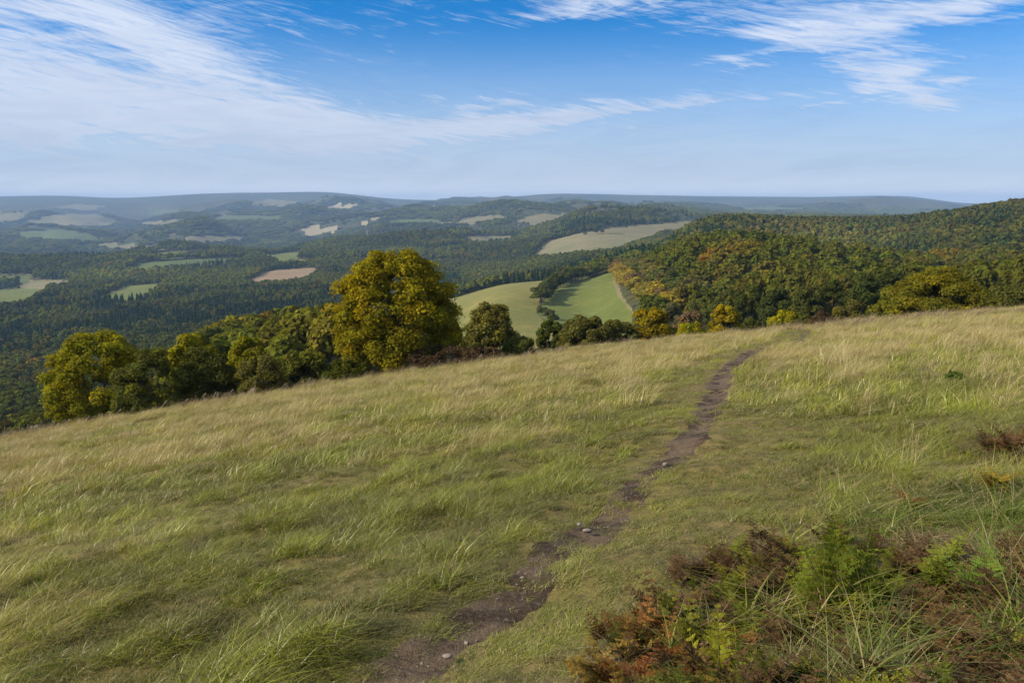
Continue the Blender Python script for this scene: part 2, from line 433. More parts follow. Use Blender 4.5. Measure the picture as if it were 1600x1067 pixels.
def mat_field(name, c1, c2, stripe=0.0, ang=0.0, c3=None):
    m, w, b = new_mat(name)
    p = pos(w)
    n = w.noise(p, 0.012, 5, 0.6); n2 = w.noise(p, 0.15, 4)
    c = w.mix(w.ramp(n, 0.3, 0.7), c1, c2)
    c = w.mix(w.mul(w.ramp(n2, 0.35, 0.75), 0.6), c, tuple(k * .72 for k in c1))
    c = w.mix(w.mul(w.ramp(w.noise(p, 0.035, 4, 0.6), 0.5, 0.72), 0.5), c, tuple(k * f_ for k, f_ in zip(c2, (1.3, 1.1, 1.2))))
    if stripe:
        sp = w.node('ShaderNodeSeparateXYZ'); w.l.new(p, sp.inputs[0])
        a = w.add(w.mul(sp.outputs[0], math.cos(ang)), w.mul(sp.outputs[1], math.sin(ang)))
        a = w.add(a, w.mul(n, 60))
        st = w.noise(w.xyz(w.mul(a, 0.25), 0, 0), 1.0, 2)
        c = w.mix(w.mul(w.ramp(st, 0.5, 0.7), stripe), c, w.mix(0.5, c2, (0.30, 0.27, 0.16)))
    w.l.new(c, b.inputs['Base Color'])
    return m
FM = {
 'green': mat_field('young_crop', (0.085, 0.108, 0.016), (0.112, 0.130, 0.022), 0.35, 0.5),
 'dgreen': mat_field('dark_grass', (0.065, 0.095, 0.022), (0.085, 0.108, 0.028)),
 'pasture': mat_field('pasture_grass', (0.120, 0.125, 0.024), (0.175, 0.155, 0.040), 0.3, 0.3),
 'stubblegreen': mat_field('stubble_with_regrowth', (0.125, 0.130, 0.052), (0.185, 0.155, 0.080), 0.2, 1.2),
 'straw': mat_field('straw', (0.135, 0.124, 0.054), (0.165, 0.142, 0.070), 0.15, 1.0),
 'brown': mat_field('ploughed_soil', (0.190, 0.135, 0.075), (0.235, 0.165, 0.095), 0.1, 1.0),
 'pale': mat_field('pale_straw', (0.230, 0.205, 0.120), (0.290, 0.245, 0.150)),
}

# ------------------------------------------------------------------ terrain meshes
def mesh_from(verts, faces, name):
    me = bpy.data.meshes.new(name)
    nv = len(verts); nf = len(faces); k = faces.shape[1]
    me.vertices.add(nv); me.vertices.foreach_set('co', np.ascontiguousarray(verts, np.float32).ravel())
    me.loops.add(nf * k); me.loops.foreach_set('vertex_index', np.ascontiguousarray(faces, np.int32).ravel())
    me.polygons.add(nf); me.polygons.foreach_set('loop_start', np.arange(0, nf * k, k, dtype=np.int32))
    me.polygons.foreach_set('loop_total', np.full(nf, k, np.int32))
    me.update(calc_edges=True)
    return me
def link(name, me, mat=None, parent=None):
    o = bpy.data.objects.new(name, me); scene.collection.objects.link(o)
    if mat is not None: me.materials.append(mat)
    if parent: o.parent = parent
    return o
def submesh(V, Fc, mask, name):
    f = Fc[mask]; u, inv = np.unique(f.ravel(), return_inverse=True)
    return mesh_from(V[u], inv.reshape(f.shape), name)

th = np.concatenate([np.arange(-180, -50, 4.0), np.arange(-50, -37, 0.5), np.arange(-37, 37, 0.11), np.arange(37, 50, 0.5), np.arange(50, 180, 4.0)])
th = np.radians(th)
rr = np.concatenate([[0.25], np.exp(np.linspace(math.log(0.5), math.log(16500), 630))])
TH, RR = np.meshgrid(th, rr)
GX = RR * np.sin(TH); GY = RR * np.cos(TH)
GZ = ground(GX, GY)
nr, nt = GX.shape
V = np.stack([GX.ravel(), GY.ravel(), GZ.ravel()], 1)
ii, jj = np.meshgrid(np.arange(nr - 1), np.arange(nt), indexing='ij')
j2 = (jj + 1) % nt
Fc = np.stack([(ii * nt + jj), (ii * nt + j2), ((ii + 1) * nt + j2), ((ii + 1) * nt + jj)], -1).reshape(-1, 4)
Fc = Fc[:, ::-1]
cen = V[Fc].mean(1)
FID = field_id(cen[:, 0], cen[:, 1])
cr = np.hypot(cen[:, 0], cen[:, 1])
is_meadow = cr < 105
M_MEADOW = mat_meadow(); M_LAND = mat_land()
# close the tiny hole under the camera
cap = mesh_from(np.vstack([V[:nt], [[0, 0, hs(0, 0)]]]), np.stack([np.arange(nt), (np.arange(nt) + 1) % nt, np.full(nt, nt)], 1)[:, ::-1], 'cap')
import bmesh
mm = submesh(V, Fc, is_meadow, 'meadow')
bm = bmesh.new(); bm.from_mesh(mm); bm.from_mesh(cap); bmesh.ops.remove_doubles(bm, verts=bm.verts, dist=1e-5)
bm.to_mesh(mm); bm.free(); bpy.data.meshes.remove(cap)
mm.shade_smooth()
o = link('meadow_ground', mm, M_MEADOW); o['kind'] = 'structure'
me = submesh(V, Fc, ~is_meadow & (FID < 0) & (cr < 6000), 'terrain'); me.shade_smooth()
o = link('terrain', me, M_LAND); o['kind'] = 'structure'
me = submesh(V, Fc, ~is_meadow & (FID < 0) & (cr >= 6000), 'hills'); me.shade_smooth()
o = link('hills', me, M_LAND); o['kind'] = 'structure'
for k, f in enumerate(FIELDS):
    msk = FID == k
    if msk.sum() < 3: print('FIELD EMPTY', k, f[1]); continue
    me = submesh(V, Fc, msk, f[0]); me.shade_smooth()
    o = link(f[0], me, FM[f[2]]); o['kind'] = 'structure'; o['label'] = f[1]
del me, mm

# ------------------------------------------------------------------ haze (real air in one closed box)
def box(name, lo, hi):
    v = np.array([[x, y, z] for x in (lo[0], hi[0]) for y in (lo[1], hi[1]) for z in (lo[2], hi[2])], float)
    f = np.array([[0, 1, 3, 2], [4, 6, 7, 5], [0, 4, 5, 1], [2, 3, 7, 6], [0, 2, 6, 4], [1, 5, 7, 3]])
    return mesh_from(v, f, name)
hz = link('haze', box('haze', (-17000, -17000, float(GZ.min()) - 1), (17000, 17000, float(GZ.max()) + 20)))
hz['kind'] = 'stuff'
hm = bpy.data.materials.new('air'); hm.use_nodes = True
hn = NT(hm.node_tree); hn.n.clear()
ho = hn.node('ShaderNodeOutputMaterial'); hv = hn.node('ShaderNodeVolumePrincipled')
hv.inputs['Color'].default_value = (0.36, 0.57, 0.90, 1)
hv.inputs['Density'].default_value = 0.82e-4
hv.inputs['Anisotropy'].default_value = 0.0
hn.l.new(hv.outputs[0], ho.inputs['Volume'])
hz.data.materials.append(hm)
print('terrain z', GZ.min(), GZ.max())

# ------------------------------------------------------------------ foliage building blocks
def mat_leaf(name, source, trans=0.35):
    m = bpy.data.materials.new(name); m.use_nodes = True
    w = NT(m.node_tree); w.n.clear()
    out = w.node('ShaderNodeOutputMaterial')
    if source == 'object':
        col = w.node('ShaderNodeObjectInfo').outputs['Color']
    else:
        a = w.node('ShaderNodeAttribute', attribute_type='INSTANCER', attribute_name='tint'); col = a.outputs['Color']
    v = w.node('ShaderNodeAttribute', attribute_name='var'); vf = v.outputs['Fac']
    turn = w.node('ShaderNodeAttribute', attribute_name='turn').outputs['Fac']
    hs_ = w.node('ShaderNodeHueSaturation')
    w.put(hs_.inputs['Hue'], w.add(0.5, w.mul(w.sub(vf, 0.5), 0.05)))
    w.put(hs_.inputs['Value'], w.add(0.68, w.mul(vf, 0.64))); w.put(hs_.inputs['Color'], col)
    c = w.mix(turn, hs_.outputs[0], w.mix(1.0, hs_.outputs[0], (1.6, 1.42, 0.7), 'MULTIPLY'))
    d = w.node('ShaderNodeBsdfDiffuse'); t = w.node('ShaderNodeBsdfTranslucent'); mx = w.node('ShaderNodeMixShader')
    w.l.new(c, d.inputs['Color']); w.put(t.inputs['Color'], w.mix(1.0, c, (1.15, 1.15, 0.6), 'MULTIPLY'))
    mx.inputs[0].default_value = trans
    w.l.new(d.outputs[0], mx.inputs[1]); w.l.new(t.outputs[0], mx.inputs[2]); w.l.new(mx.outputs[0], out.inputs[0])
    return m
ML_OBJ = mat_leaf('leaves', 'object'); ML_INS = mat_leaf('wood_leaves', 'instancer', 0.25)
def mat_bark():
    m, w, b = new_mat('bark')
    p = w.node('ShaderNodeTexCoord').outputs['Object']
    n = w.noise(p, 7, 5)
    w.l.new(w.mix(n, (0.05, 0.04, 0.03), (0.14, 0.12, 0.09)), b.inputs['Base Color'])
    return m
M_BARK = mat_bark()

def unit(a): return a / np.maximum(np.linalg.norm(a, axis=-1, keepdims=True), 1e-9)
def rand_dirs(n, g):
    return unit(g.normal(size=(n, 3)))
def leaf_quads(P, N, size, g, aspect=1.5, fold=0.0):
    """a diamond leaf (or leaf spray) at each P facing N"""
    n = len(P); r = rand_dirs(n, g)
    t = unit(np.cross(N, r)); b = np.cross(N, t)
    s = (size * np.clip(np.exp(g.normal(-.08, .38, n)), .3, 1.9))[:, None]
    V = np.empty((n, 4, 3))
    V[:, 0] = P - t * s * 0.5 * aspect; V[:, 2] = P + t * s * 0.5 * aspect
    V[:, 1] = P + b * s * 0.5 + N * s * fold; V[:, 3] = P - b * s * 0.5 + N * s * fold
    return V.reshape(-1, 3)
def set_face_attr(me, name, vals):
    a = me.attributes.new(name, 'FLOAT', 'FACE'); a.data.foreach_set('value', np.asarray(vals, np.float32))
def ico(sub=1):
    bm = bmesh.new(); bmesh.ops.create_icosphere(bm, subdivisions=sub, radius=1)
    v = np.array([x.co[:] for x in bm.verts]); f = np.array([[q.index for q in x.verts] for x in bm.faces]); bm.free()
    return v, f
ICO1, ICO2 = ico(1), ico(2)
def lobes_on(g, n, rx, rz, zc, lob, flat=0.0, lean=(0, 0)):
    """centres and radii of foliage masses over a crown envelope"""
    d = rand_dirs(n * 3, g); d = d[d[:, 2] > -0.55][:n]
    k = g.uniform(0.45, 0.86, len(d))[:, None]
    c = d * k * np.array([rx, rx, rz])
    c[:, 2] += zc; c[:, 0] += lean[0] * c[:, 2]; c[:, 1] += lean[1] * c[:, 2]
    r = lob * rx * g.uniform(0.7, 1.25, len(d))
    return c, r
def crown_from_lobes(name, g, C_, r_, leaves, leaf, turn=0.0, squash=0.8, core=True, core_k=0.72, top_turn=0.0, aspect=1.5, outlier=0.12):
    n = len(C_); w = r_ ** 2; cnt = np.maximum(1, (leaves * w / w.sum()).astype(int))
    idx = np.repeat(np.arange(n), cnt); m = len(idx)
    d = rand_dirs(m, g); d[:, 2] = np.where(d[:, 2] < -0.5, -d[:, 2], d[:, 2])
    rad = g.uniform(0.72, 1.06, m) + (g.random(m) < outlier) * g.uniform(0, 0.28, m)
    P = C_[idx] + d * (r_[idx] * rad)[:, None] * np.array([1, 1, squash])
    N = unit(d + 0.75 * rand_dirs(m, g) + np.array([0, 0, 0.25]))
    V = leaf_quads(P, N, leaf, g, aspect)
    F_ = np.arange(4 * m).reshape(-1, 4)
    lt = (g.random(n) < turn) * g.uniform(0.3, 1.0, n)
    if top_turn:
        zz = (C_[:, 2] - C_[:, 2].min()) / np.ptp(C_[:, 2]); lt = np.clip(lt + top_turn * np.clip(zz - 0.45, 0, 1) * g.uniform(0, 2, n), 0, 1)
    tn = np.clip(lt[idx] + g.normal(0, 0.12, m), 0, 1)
    var = np.clip(g.random(n)[idx] * 0.45 + g.random(m) * 0.55, 0, 1)
    if core:
        v, f = ICO1; cv = []; cf = []
        for k in range(n):
            cv.append(C_[k] + v * r_[k] * core_k * np.array([1, 1, squash]) * g.uniform(0.85, 1.1, (len(v), 1)))
            cf.append(f + 4 * m + k * len(v))
        V = np.vstack([V] + cv); Ft = np.vstack(cf)
        Ft = np.hstack([Ft, Ft[:, 2:3]])    # degenerate quads fixed below
        me = bpy.data.meshes.new(name)
        nq, ntz = len(F_), len(Ft)
        loops = np.concatenate([F_.ravel(), Ft[:, :3].ravel()]).astype(np.int32)
        me.vertices.add(len(V)); me.vertices.foreach_set('co', V.astype(np.float32).ravel())
        me.loops.add(len(loops)); me.loops.foreach_set('vertex_index', loops)
        me.polygons.add(nq + ntz)
        st = np.concatenate([np.arange(nq) * 4, nq * 4 + np.arange(ntz) * 3]).astype(np.int32)
        me.polygons.foreach_set('loop_start', st)
        me.polygons.foreach_set('loop_total', np.concatenate([np.full(nq, 4), np.full(ntz, 3)]).astype(np.int32))
        me.update(calc_edges=True)
        var = np.concatenate([var, np.full(ntz, 0.35)]); tn = np.concatenate([tn, np.zeros(ntz)])
    else:
        me = mesh_from(V, F_, name)
    set_face_attr(me, 'var', var); set_face_attr(me, 'turn', tn)
    return me
def tube_geo(pts, rad, n=7):
    pts = np.array(pts, float); V = []; Fq = []
    for i, p in enumerate(pts):
        t = unit(pts[min(i + 1, len(pts) - 1)] - pts[max(i - 1, 0)])
        a = unit(np.cross(t, [0.3, 1, 0.1])); b = np.cross(t, a)
        for k in range(n):
            q = 2 * math.pi * k / n; V.append(p + rad[i] * (a * math.cos(q) + b * math.sin(q)))
    for i in range(len(pts) - 1):
        for k in range(n):
            Fq.append([i * n + k, i * n + (k + 1) % n, (i + 1) * n + (k + 1) % n, (i + 1) * n + k])
    return np.array(V), np.array(Fq)
def join_geo(parts):
    V = []; Fq = []; o = 0
    for v, f in parts: V.append(v); Fq.append(f + o); o += len(v)
    return np.vstack(V), np.vstack(Fq)
def trunk_mesh(name, g, H, r0, C_, stems=1, limbs=14, sink=0.6):
    parts = []
    tips = C_[g.choice(len(C_), min(limbs, len(C_)), replace=False)]
    for s in range(stems):
        a = g.uniform(0, 6.28); o = 0.0 if stems == 1 else 0.35
        base = np.array([math.cos(a) * o, math.sin(a) * o, -sink])
        top = np.array([math.cos(a) * o * 3 + g.normal(0, .1), math.sin(a) * o * 3 + g.normal(0, .1), H * 0.55])
        mid = base * 0.6 + top * 0.4 + g.normal(0, 0.08, 3)
        rr_ = r0 / math.sqrt(stems)
        parts.append(tube_geo([base, base + (mid - base) * 0.3, mid, top], [rr_ * 1.5, rr_ * 1.05, rr_ * 0.8, rr_ * 0.35]))
        for t in tips[s::stems]:
            q = g.uniform(0.15, 0.75); p0 = mid * (1 - q) + top * q if q > 0.3 else base + (mid - base) * 0.8
            m_ = p0 * 0.5 + t * 0.5 + np.array([0, 0, 0.05 * H]) * g.uniform(-0.5, 1)
            parts.append(tube_geo([p0, m_, t], [rr_ * 0.42, rr_ * 0.25, rr_ * 0.08], 5))
    v, f = join_geo(parts)
    return mesh_from(v, f, name)
def conifer_mesh(name, g, H, Rr, leaves, leaf):
    z = H * (0.08 + 0.92 * (1 - np.sqrt(g.random(leaves))))
    a = g.uniform(0, 6.28, leaves); rad = Rr * (1 - z / H) ** 0.85 * g.uniform(0.55, 1.1, leaves) * (1 + 0.18 * np.sin(z * 5 / H * 6))
    P = np.stack([np.cos(a) * rad, np.sin(a) * rad, z - rad * 0.25], 1)
    N = unit(np.stack([np.cos(a) * .5, np.sin(a) * .5, np.full(leaves, 0.9)], 1) + 0.5 * rand_dirs(leaves, g))
    V = leaf_quads(P, N, leaf, g, 1.7)
    n = 8; q = np.arange(n) * 2 * math.pi / n
    cone = np.vstack([np.stack([np.cos(q) * Rr * .62, np.sin(q) * Rr * .62, np.full(n, H * .05)], 1), np.stack([np.cos(q) * .02, np.sin(q) * .02, np.full(n, H * .93)], 1)])
    cf = np.array([[k, (k + 1) % n, n + (k + 1) % n, n + k] for k in range(n)])
    me = mesh_from(np.vstack([V, cone]), np.vstack([np.arange(4 * leaves).reshape(-1, 4), cf + 4 * leaves]), name)
    set_face_attr(me, 'var', np.concatenate([g.random(leaves), np.full(n, 0.0)])); set_face_attr(me, 'turn', np.zeros(leaves + n))
    return me

# prototypes for the woods: 10 m tall crowns, 3.6 m radius
G = np.random.default_rng(11)
MID = []
for k in range(6):
    H, Rx = 10.0, [3.7, 3.3, 4.0, 3.5, 3.8, 3.4][k]
    c, r = lobes_on(G, [22, 18, 26, 20, 24, 18][k], Rx, H * 0.40, H * 0.56, 0.40)
    me = crown_from_lobes('crown', G, c, r, 1900, 0.46, turn=0.05)
    tv, tf = tube_geo([(0, 0, -1.5), (0, 0, 2.5), (0.2, 0.1, 5.5)], [0.3, 0.2, 0.12], 6)
    MID.append((me, mesh_from(tv, tf, 'trunk')))
LOW = []
for k in range(5):
    c, r = lobes_on(G, 10, 3.7, 3.9, 5.4, 0.50)
    LOW.append(crown_from_lobes('far_crown', G, c, r, 300, 1.0, turn=0.06))
CON = [conifer_mesh('conifer', G, 13 + k, 2.7, 420, 0.95) for k in range(3)]
CLUMP = []
for k in range(3):
    c = np.stack([G.uniform(-11, 11, 16), G.uniform(-11, 11, 16), G.uniform(3, 8, 16)], 1)
    CLUMP.append(crown_from_lobes('clump', G, c, G.uniform(3.2, 5.2, 16), 420, 2.0, turn=0.05, squash=1.1, core_k=0.9))
SOURCES = bpy.data.collections.new('tree_sources')
for k, me in enumerate([m[0] for m in MID] + LOW + CON + CLUMP):
    if k < 6: me = me.copy()
    me.materials.append(ML_INS)
    SOURCES.objects.link(bpy.data.objects.new('source_%02d' % k, me))
I_MID, I_LOW, I_CON, I_CLUMP = 0, 6, 11, 14
for c_, t_ in MID: c_.materials.append(ML_OBJ); t_.materials.append(M_BARK)

def scatter(name, sources, P, scale, rotz, tint, index, tilt=None):
    """ONE object whose geometry nodes place a source at each point"""
    me = bpy.data.meshes.new(name); n = len(P)
    me.vertices.add(n); me.vertices.foreach_set('co', P.astype(np.float32).ravel())
    def at(nm, typ, vals, key='value'):
        a = me.attributes.new(nm, typ, 'POINT'); a.data.foreach_set(key, np.ascontiguousarray(vals, np.float32 if typ != 'INT' else np.int32).ravel())
    rot = np.zeros((n, 3)); rot[:, 2] = rotz
    if tilt is not None: rot[:, :2] = tilt
    sc = scale if scale.ndim == 2 else np.repeat(scale[:, None], 3, 1)
    at('rot', 'FLOAT_VECTOR', rot, 'vector'); at('scl', 'FLOAT_VECTOR', sc, 'vector')
    at('tint', 'FLOAT_COLOR', np.hstack([tint, np.ones((n, 1))]), 'color'); at('idx', 'INT', index)
    o = bpy.data.objects.new(name, me); scene.collection.objects.link(o)
    ng = bpy.data.node_groups.new(name, 'GeometryNodeTree')
    ng.interface.new_socket('Geometry', in_out='INPUT', socket_type='NodeSocketGeometry')
    ng.interface.new_socket('Geometry', in_out='OUTPUT', socket_type='NodeSocketGeometry')
    gi = ng.nodes.new('NodeGroupInput'); go = ng.nodes.new('NodeGroupOutput')
    ci = ng.nodes.new('GeometryNodeCollectionInfo'); ci.inputs[0].default_value = sources
    ci.inputs['Separate Children'].default_value = True; ci.inputs['Reset Children'].default_value = True
    ip = ng.nodes.new('GeometryNodeInstanceOnPoints'); ip.inputs['Pick Instance'].default_value = True
    def na(nm, typ):
        a = ng.nodes.new('GeometryNodeInputNamedAttribute'); a.data_type = typ; a.inputs['Name'].default_value = nm; return a.outputs['Attribute']
    er = ng.nodes.new('FunctionNodeEulerToRotation'); ng.links.new(na('rot', 'FLOAT_VECTOR'), er.inputs[0])
    ng.links.new(gi.outputs[0], ip.inputs['Points']); ng.links.new(ci.outputs[0], ip.inputs['Instance'])
    ng.links.new(na('idx', 'INT'), ip.inputs['Instance Index']); ng.links.new(er.outputs[0], ip.inputs['Rotation'])
    ng.links.new(na('scl', 'FLOAT_VECTOR'), ip.inputs['Scale']); ng.links.new(ip.outputs[0], go.inputs[0])
    md = o.modifiers.new('scatter', 'NODES'); md.node_group = ng
    o['kind'] = 'stuff'
    return o

# ------------------------------------------------------------------ where the woods stand
g = np.random.default_rng(3)
def jitter(rmin, rmax, step, half=41):
    n = int(rmax / step) + 1
    X, Y = np.meshgrid(np.arange(-n, n) * step, np.arange(0, n) * step)
    X = X + (Y / step % 2) * step * 0.5
    X = X.ravel() + g.uniform(-.38, .38, X.size) * step; Y = Y.ravel() + g.uniform(-.38, .38, Y.size) * step
    r = np.hypot(X, Y); m = (r > rmin) & (r < rmax) & (np.abs(np.arctan2(X, Y)) < R(half))
    return X[m], Y[m]
PTS = []
for rmin, rmax, step in ((112, 620, 7.6), (620, 1700, 8.6), (1700, 3600, 12.0), (3600, 7200, 24.0)):
    x, y = jitter(rmin, rmax, step); PTS.append(np.stack([x, y, np.full(len(x), step)], 1))
PTS = np.vstack(PTS)
x, y = PTS[:, 0], PTS[:, 1]
fid = field_id(x, y)
def near_field(dx, dy): return field_id(x + dx, y + dy) >= 0
keep = fid < 0
r = np.hypot(x, y)
marg = np.where(r < 1700, 3.0, 6.0)
for a in (0, 1.57, 3.14, 4.71): keep &= ~near_field(marg * math.cos(a), marg * math.sin(a))
z = height(x, y)
u, v = project(x, y, z)
# the slope between the meadow's brow and the fields is open pasture and scrub
open_strip = (u > 690) & (u < 1000) & (y < 345)
keep &= ~open_strip
keep &= ~((u > 960) & (y < 215) )
keep &= ~((u < 700) & (y < 112)) & ~((u < 230) & (y < 170))
# thin the far country here and there so it reads as mixed fields and woods
patch = fbm(x / 420, y / 420 + 9, 3, 77)
keep &= ~((r > 2300) & (patch > 0.22) & (g.random(len(x)) < 0.9))
ridge0 = (u > 985) & (r < 545) & (r > 200)
keep &= ~ridge0
ROWC = [(958, 428), (966, 447), (981, 466), (998, 482), (1022, 497), (1048, 512), (1075, 524)]
RC = np.array([hit(a_, b_, 230) for a_, b_ in ROWC])
def rc_dist(x, y):
    b_ = np.full(x.shape, 1e9)
    for a, c in zip(RC[:-1], RC[1:]):
        d = c - a; t = np.clip(((x - a[0]) * d[0] + (y - a[1]) * d[1]) / (d @ d), 0, 1); b_ = np.minimum(b_, np.hypot(x - a[0] - t * d[0], y - a[1] - t * d[1]))
    return b_
keep &= rc_dist(x, y) > 19
PTS = PTS[keep]
# the hanging wood was planted in rows that run straight down its slope
rowd = unit(np.array([0.40, 1.0])); rown = np.array([rowd[1], -rowd[0]])
A_, B_ = np.meshgrid(np.arange(-70, 70) * 11.5, np.arange(0, 100) * 6.4)
A_ = A_.ravel() + g.normal(0, 1.5, A_.size); B_ = B_.ravel() + g.uniform(-2.5, 2.5, B_.size)
xr = A_ * rown[0] + B_ * rowd[0]; yr = A_ * rown[1] + B_ * rowd[1]
ur, _v = project(xr, np.maximum(yr, 1), height(xr, yr)); rr2 = np.hypot(xr, yr)
mr = (yr > 10) & (ur > 985) & (ur < 2050) & (rr2 < 545) & (rr2 > 215) & (field_id(xr, yr) < 0) & (rc_dist(xr, yr) > 17)
PTS = np.vstack([PTS, np.stack([xr[mr], yr[mr], np.full(mr.sum(), 7.61)], 1)])
x, y = PTS[:, 0], PTS[:, 1]; z = height(x, y); u, v = project(x, y, z); r = np.hypot(x, y); keep = np.ones(len(x), bool)
PTS = PTS[keep]; x, y, z, u, v, r = x[keep], y[keep], z[keep], u[keep], v[keep], r[keep]

# horizon test on the land itself (with canopy) so that hidden valleys carry no trees
front = np.nonzero(np.abs(th) < R(43))[0]
canopy = np.where(field_id(GX[:, front], GY[:, front]) < 0, 7.0, 0.0) * (RR[:, front] > 180)
slope = (GZ[:, front] + canopy - EYE) / RR[:, front]
cm = np.maximum.accumulate(slope, axis=0)
fth = th[front]
def visible(x, y, ztop, slack=0.0):
    rr_ = np.hypot(x, y); t = np.arctan2(x, y)
    j = np.clip(np.searchsorted(fth, t), 0, len(fth) - 1)
    i = np.clip(np.searchsorted(rr, rr_ - np.maximum(6, rr_ * 0.012)) - 1, 0, len(rr) - 1)
    return (ztop - EYE) / rr_ + slack > cm[i, j]
hgt = np.where(r < 1700, 11.0, 12.0) * g.uniform(0.85, 1.2, len(x))
vis = visible(x, y, z + hgt, 0.006)
x, y, z, u, v, r, hgt = [a[vis] for a in (x, y, z, u, v, r, hgt)]; step = PTS[vis, 2]
N_ = len(x)
# species and colours by place
k1 = fbm(x / 45, y / 45, 3, 5); k2 = fbm(x / 160, y / 160, 3, 6); q = vnoise(x / 32, y / 32, 66) + 0.55 * vnoise(x / 110, y / 110, 67) + 0.38 * g.random(N_)
q = np.argsort(np.argsort(q)) / N_
def C(*c): return np.array(c)
DARK = C(.043, .055, .014); GREEN = C(.070, .085, .016); OLIVE = C(.095, .105, .024); YEL = C(.160, .140, .024); RUST = C(.145, .092, .036); DULL = C(.048, .062, .024); BROWN = C(.070, .068, .026); PINE = C(.020, .038, .020); BLUEG = C(.045, .060, .022)
tint = np.where((k1 > 0.12)[:, None], GREEN, DULL)
tint = np.where((q > 0.95)[:, None], BROWN, tint); tint = np.where((q < 0.25)[:, None], BLUEG, tint)
ridge = step == 7.61
q2 = g.random(N_)
rid = np.round((x * rown[0] + y * rown[1]) / 11.5); dg = vnoise(rid * 0.77 + 3.3, (x * rowd[0] + y * rowd[1]) / 60, 55)
tr = np.where((dg > 0.84)[:, None], YEL * 0.68, np.where((dg > 0.60)[:, None], OLIVE * 0.78, GREEN * 0.95))
tr = np.where((dg < 0.2)[:, None], DARK * 1.25, tr); tr = np.where(((q > .96))[:, None], OLIVE, tr)
tint = np.where(ridge[:, None], tr, tint)
hill2 = (u > 1030) & (r > 560) & (r < 1500)
th2 = np.where((k1 > 0.05)[:, None], C(.062, .070, .022), C(.042, .054, .020)); th2 = np.where(((k2 > 0.0) & (q > 0.62))[:, None], BROWN * .9, th2)
th2 = np.where((q < 0.12)[:, None], PINE * 1.3, th2)
tint = np.where(hill2[:, None], th2, tint)
knoll = (u > 260) & (u < 700) & (r < 420)
tk = np.where((k1 > 0.0)[:, None], OLIVE, GREEN); tk = np.where((q > 0.85)[:, None], YEL * 0.75, tk); tk = np.where((q < 0.2)[:, None], GREEN * .8, tk)
tint = np.where(knoll[:, None], tk, tint)
autumn = (u < 200) & (r > 480) & (r < 780)
ta = np.where((q > 0.5)[:, None], BROWN * 1.1, OLIVE * 0.85); ta = np.where((q > 0.8)[:, None], RUST, ta)
tint = np.where((autumn & (k2 > -0.35))[:, None], ta, tint)
con = ((u < 720) & (r > 720) & (r < 1500) & (k2 + 0.5 * k1 > -0.05) & (q < 0.55)) | ((u > 780) & (u < 1060) & (r > 700) & (r < 1100) & (q < 0.8)) | ((r > 1500) & (k2 > 0.28) & (q < 0.6)) | (hill2 & (q < 0.12))
con |= (u < 720) & (r > 760) & (r < 1250) & (q < 0.28)
val = (u < 760) & (r > 600) & (r < 1700) & ~con; tint = np.where((val & (q2 < 0.5))[:, None], C(.062, .076, .026), tint); tint = np.where((val & (q2 > 0.96))[:, None], YEL * .6, tint)
con &= step < 20
tint = np.where(con[:, None], np.where((q < 0.2)[:, None], PINE * 1.25, PINE), tint)
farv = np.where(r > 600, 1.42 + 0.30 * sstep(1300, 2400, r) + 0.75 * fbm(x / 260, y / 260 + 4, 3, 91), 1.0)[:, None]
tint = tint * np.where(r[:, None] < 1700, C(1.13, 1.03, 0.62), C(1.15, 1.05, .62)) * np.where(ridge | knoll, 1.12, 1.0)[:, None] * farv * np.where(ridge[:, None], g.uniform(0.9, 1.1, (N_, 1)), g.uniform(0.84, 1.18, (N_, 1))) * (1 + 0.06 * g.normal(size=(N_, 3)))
idx = np.where(con, I_CON + g.integers(0, 3, N_), np.where(r < 620, I_MID + g.integers(0, 6, N_), I_LOW + g.integers(0, 5, N_)))
idx = np.where(step > 20, I_CLUMP + g.integers(0, 3, N_), idx)
scl = hgt / np.where(con, 13.0, 10.0) * np.where(step == 12.0, 1.25, 1.0)
hgt = np.where(ridge, hgt * 1.30, hgt); scl = np.where(ridge, scl * 1.28, scl)
scl = np.where(step > 20, g.uniform(0.75, 1.15, N_), scl)
rot = g.uniform(0, 6.28, N_)
infr = (u > -30) & (u < 1630)
truev = visible(x, y, z + hgt * 0.75, 0.0) & infr & (idx < I_LOW) & ~con
cand = np.nonzero(truev)[0]; cand = cand[np.argsort(r[cand])]
print('trees', N_, 'candidates for singles', len(cand))
NSINGLE = 158
ck = cand[u[cand] < 760][:88]; single = np.concatenate([ck, cand[u[cand] >= 760][:NSINGLE - len(ck)]])
mask = np.ones(N_, bool); mask[single] = False
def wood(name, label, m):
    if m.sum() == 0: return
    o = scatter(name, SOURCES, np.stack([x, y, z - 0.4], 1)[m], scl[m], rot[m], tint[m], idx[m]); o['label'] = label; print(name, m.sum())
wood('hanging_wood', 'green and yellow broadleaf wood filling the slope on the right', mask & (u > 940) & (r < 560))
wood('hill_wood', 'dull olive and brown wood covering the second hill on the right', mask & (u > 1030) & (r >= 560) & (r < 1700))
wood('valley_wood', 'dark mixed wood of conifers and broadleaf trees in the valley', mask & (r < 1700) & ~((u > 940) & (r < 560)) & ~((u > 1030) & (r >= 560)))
wood('distant_wood', 'hazy woods covering the far hills', mask & (r >= 1700))

